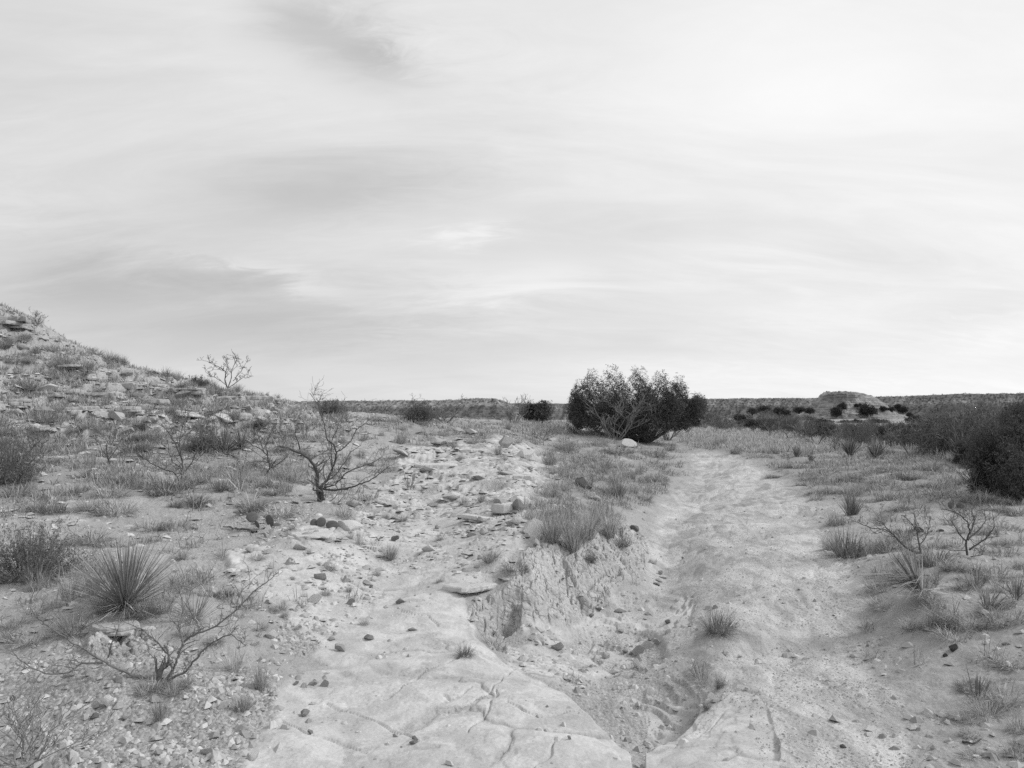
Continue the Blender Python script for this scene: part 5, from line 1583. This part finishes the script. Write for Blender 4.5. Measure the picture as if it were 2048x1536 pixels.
# fallen sticks
def stick(pts, r_, lab):
    tb = Tubes()
    q = [at(*a) for a in pts]
    b = q[0]
    fine = []
    rg = random.Random(int(pts[0][0]))
    for i in range(len(q) - 1):
        for s in range(4):
            v_ = Vector(q[i]).lerp(Vector(q[i + 1]), s / 4)
            v_.z = ground(v_.x, v_.y) + r_ * .8 + rg.uniform(0, r_)
            fine.append(v_ - Vector(b))
    tb.path(fine, [r_ * (1 - .6 * i / len(fine)) for i in range(len(fine))], 6)
    o = put('stick', tb.mesh('stick'), M_bark, b)
    tag(o, lab, 'stick')
stick([(513,1066),(485,1062),(460,1058),(441,1057)], .014, 'dark fallen stick on the pale ground left of the larger prickly pear')
stick([(945,1113),(915,1112)], .009, 'short dark stick on the stony ground behind the overhanging ledge')
stick([(1925,1486),(1945,1492),(1968,1480)], .006, 'curved dark stick on the soil in the right corner')

# ------------------------------------------------------------------ grass that nobody could count
def cells(n, r0, r1, th0, th1, power, rng):
    th_ = rng.uniform(R(th0), R(th1), n)
    u_ = rng.uniform(0, 1, n)
    r_ = np.exp(math.log(r0) + (math.log(r1) - math.log(r0)) * u_ ** power)
    return r_ * np.sin(th_), r_ * np.cos(th_), th_, r_
def grass_field(name, n, r0, r1, th0, th1, keep, L, w, m_, lab, seed, lean=(0, 50), droop=.5, power=1.0):
    rng = np.random.default_rng(seed)
    x_, y_, th_, r_ = cells(n, r0, r1, th0, th1, power, rng)
    kp = keep(x_, y_, th_, np.log(r_), rng)
    x_, y_, r_ = x_[kp], y_[kp], r_[kp]
    m = len(x_)
    base_ = np.stack([x_, y_, gh(x_, y_) - .01], 1)
    LL = (L[0] + (L[1] - L[0]) * rng.uniform(0, 1, m) ** 1.5)
    V, Fc = blade_arrays(base_, rng.uniform(0, 6.28, m), np.radians(rng.uniform(lean[0], lean[1], m)), LL, w * np.clip(r_ / 9, .5, 2.6) * rng.uniform(.6, 1.3, m), droop * rng.uniform(.2, 1.2, m), rng)
    o = link(name, blade_mesh(name, V, Fc, rng), m_)
    tag(o, lab, 'grass', kind='stuff')
    return o
gm = lambda nm, th_, lr_: gsample(REG[nm], th_, lr_)
REG['tall'] = region([[(1345,862),(1420,852),(2000,846),(2060,900),(1960,930),(1800,905),(1640,905),(1520,912),(1450,900),(1400,896),(1360,885)],[(1010,845),(1150,846),(1150,868),(1000,860)]], 5)
def keep_tall(x_, y_, th_, lr_, rng):
    return (gm('tall', th_, lr_) + .25 * pn(x_ / 1.6, y_ / 1.6, 9) > .45) & (gm('trail', th_, lr_) < .4)
grass_field('tall_grass', 150000, 17, 62, -3, 36, keep_tall, (.10, .30), .005, M_field, 'pale tall dry grass in a band beyond the path', 901, (0, 32), .45)
def keep_turf(x_, y_, th_, lr_, rng):
    a = gm('grassy', th_, lr_); avoid = np.maximum.reduce([gm(k, th_, lr_) for k in ('slab', 'trail', 'wash', 'bank')])
    clump = .7 * fbm(x_ / .9, y_ / .9, 61, 3) + .75 * pn(x_ / .30, y_ / .30, 62)
    return (clump > .38 - .38 * a) & (avoid < .2) & (gm('platy', th_, lr_) < .6) & (gm('gravel', th_, lr_) + .4 * pn(x_ / .5, y_ / .5, 63) < .5)
grass_field('grass', 900000, 3.0, 45, -40, 40, keep_turf, (.03, .20), .006, M_turf, 'short dry grass and litter between the tufts', 902, (5, 80), .6, .75)
def keep_slope(x_, y_, th_, lr_, rng):
    return (.7 * fbm(x_ / 1.4, y_ / 1.1, 64, 3) + .6 * pn(x_ / .4, y_ / .4, 65) > .08) & (gm('hill', th_, lr_) > .3)
grass_field('grass', 200000, 11, 34, -40, -12, keep_slope, (.05, .26), .006, M_turf, 'sparse dry grass over the hillside', 903, (0, 60), .5)

# ------------------------------------------------------------------ gravel and chips
def gravel(name, n, r0, r1, th0, th1, keep, size, m_, lab, seed, flat=.5, power=1.0):
    rng = np.random.default_rng(seed)
    x_, y_, th_, r_ = cells(n, r0, r1, th0, th1, power, rng)
    kp = keep(x_, y_, th_, np.log(r_), rng)
    x_, y_, r_ = x_[kp], y_[kp], r_[kp]
    m = len(x_)
    s = (size[0] + (size[1] - size[0]) * rng.uniform(0, 1, m) ** (5 if size[1] == .042 else 3.2)) * np.clip(r_ / 13, .3, 1.1) ** (1 if size[1] > .05 else 0)
    U = np.array([(1, 0, 0), (.4, .8, 0), (-.6, .8, .1), (-1, 0, 0), (-.4, -.8, 0), (.6, -.75, 0), (.35, .3, 1), (-.4, .2, .9), (0, -.4, 1.0)])
    V = U[None] * rng.uniform(.65, 1.25, (m, 9, 3))
    V[:, :, 2] *= flat * rng.uniform(.6, 1.4, m)[:, None]
    a = rng.uniform(0, 6.28, m); ca, sa_ = np.cos(a)[:, None], np.sin(a)[:, None]
    asp = rng.uniform(.55, 1, m)[:, None]
    vx, vy = V[:, :, 0].copy(), V[:, :, 1] * asp
    V[:, :, 0] = vx * ca - vy * sa_; V[:, :, 1] = vx * sa_ + vy * ca
    tx_, ty_ = rng.normal(0, .16, m)[:, None], rng.normal(0, .16, m)[:, None]
    V[:, :, 2] += V[:, :, 0] * tx_ + V[:, :, 1] * ty_
    V *= s[:, None, None]
    V[:, :, 0] += x_[:, None]; V[:, :, 1] += y_[:, None]; V[:, :, 2] += (gh(x_, y_) - s * .06)[:, None]
    tri = np.array([(0,1,6),(1,2,7),(1,7,6),(2,3,7),(3,4,8),(3,8,7),(4,5,8),(5,0,6),(5,6,8),(6,7,8)])
    Fc = (tri[None] + (np.arange(m) * 9)[:, None, None]).reshape(-1, 3)
    me_ = fill(bpy.data.meshes.new(name), V.reshape(-1, 3), Fc, smooth=False)
    attr(me_, 'tone', np.repeat(rng.uniform(0, 1, m), 9))
    o = link(name, me_, m_)
    tag(o, lab, 'gravel', kind='stuff')
def make_gravel_mat():
    m, t = mat('loose_gravel')
    tone = t.n('ShaderNodeAttribute', attribute_name='tone').outputs['Fac']
    g = t.n('ShaderNodeNewGeometry').outputs['Position']
    a = t.noise(g, 70, 4, .7)
    c = t.math('ADD', .25, t.math('MULTIPLY', tone, .27))
    c = t.math('MULTIPLY', c, t.math('ADD', .65, t.math('MULTIPLY', a, .7)))
    finish(t, c, .95, t.bump(a, .5, .004), .1)
    return m
M_gravel = make_gravel_mat()
def keep_grav(x_, y_, th_, lr_, rng):
    d = .10 + (.25 + .6 * (fbm(x_ / .45, y_ / .45, 72, 3) > .1)) * gm('gravel', th_, lr_) + .25 * (pn(x_ / .6, y_ / .6, 71) > .2)
    d = d * np.where(gm('slab', th_, lr_) > .45, .05 + .5 * (fbm(x_ / .5, y_ / .35, 79, 3) > .42), 1) * np.where(gm('trail', th_, lr_) > .5, .3, 1)
    return rng.uniform(0, 1, len(x_)) < d
gravel('gravel', 90000, 2.6, 13, -40, 40, keep_grav, (.003, .042), M_gravel, 'loose gravel and grit over the near ground', 951, .55, 1.0)
def keep_grit(x_, y_, th_, lr_, rng):
    d = .9 * (gm('trail', th_, lr_) > .4) + .35 * (gm('wash', th_, lr_) > .4)
    return rng.uniform(0, 1, len(x_)) < d * (.25 + .75 * (fbm(x_ / .7, y_ / .5, 77, 3) > .0))
gravel('fine_grit', 70000, 2.8, 16, -2, 34, keep_grit, (.003, .010), M_gravel, 'fine grit on the worn path', 953, .6, .8)
def keep_chip(x_, y_, th_, lr_, rng):
    d = np.maximum(.8 * gm('hill', th_, lr_), (.16 + .3 * (pn(x_ / .8, y_ / .5, 78) > .25)) * gm('platy', th_, lr_)) + .10 * (th_ < R(4))
    d = d * (.35 + .9 * (pn(x_ / 1.3, y_ / 1.3, 75) > -.05)) * np.where(gm('slab', th_, lr_) > .45, .06, 1) * np.where(np.maximum.reduce([gm(q_, th_, lr_) for q_ in ('trail', 'bank', 'wash')]) > .3, .06, 1)
    return rng.uniform(0, 1, len(x_)) < d
gravel('stone_chips', 70000, 5, 30, -40, 8, keep_chip, (.015, .13), M_gravel, 'flat sandstone chips strewn over the hillside and platy ground', 952, .28, .8)
print('labels shared', LABELS_SHARED, 'objects', len(COL.objects))
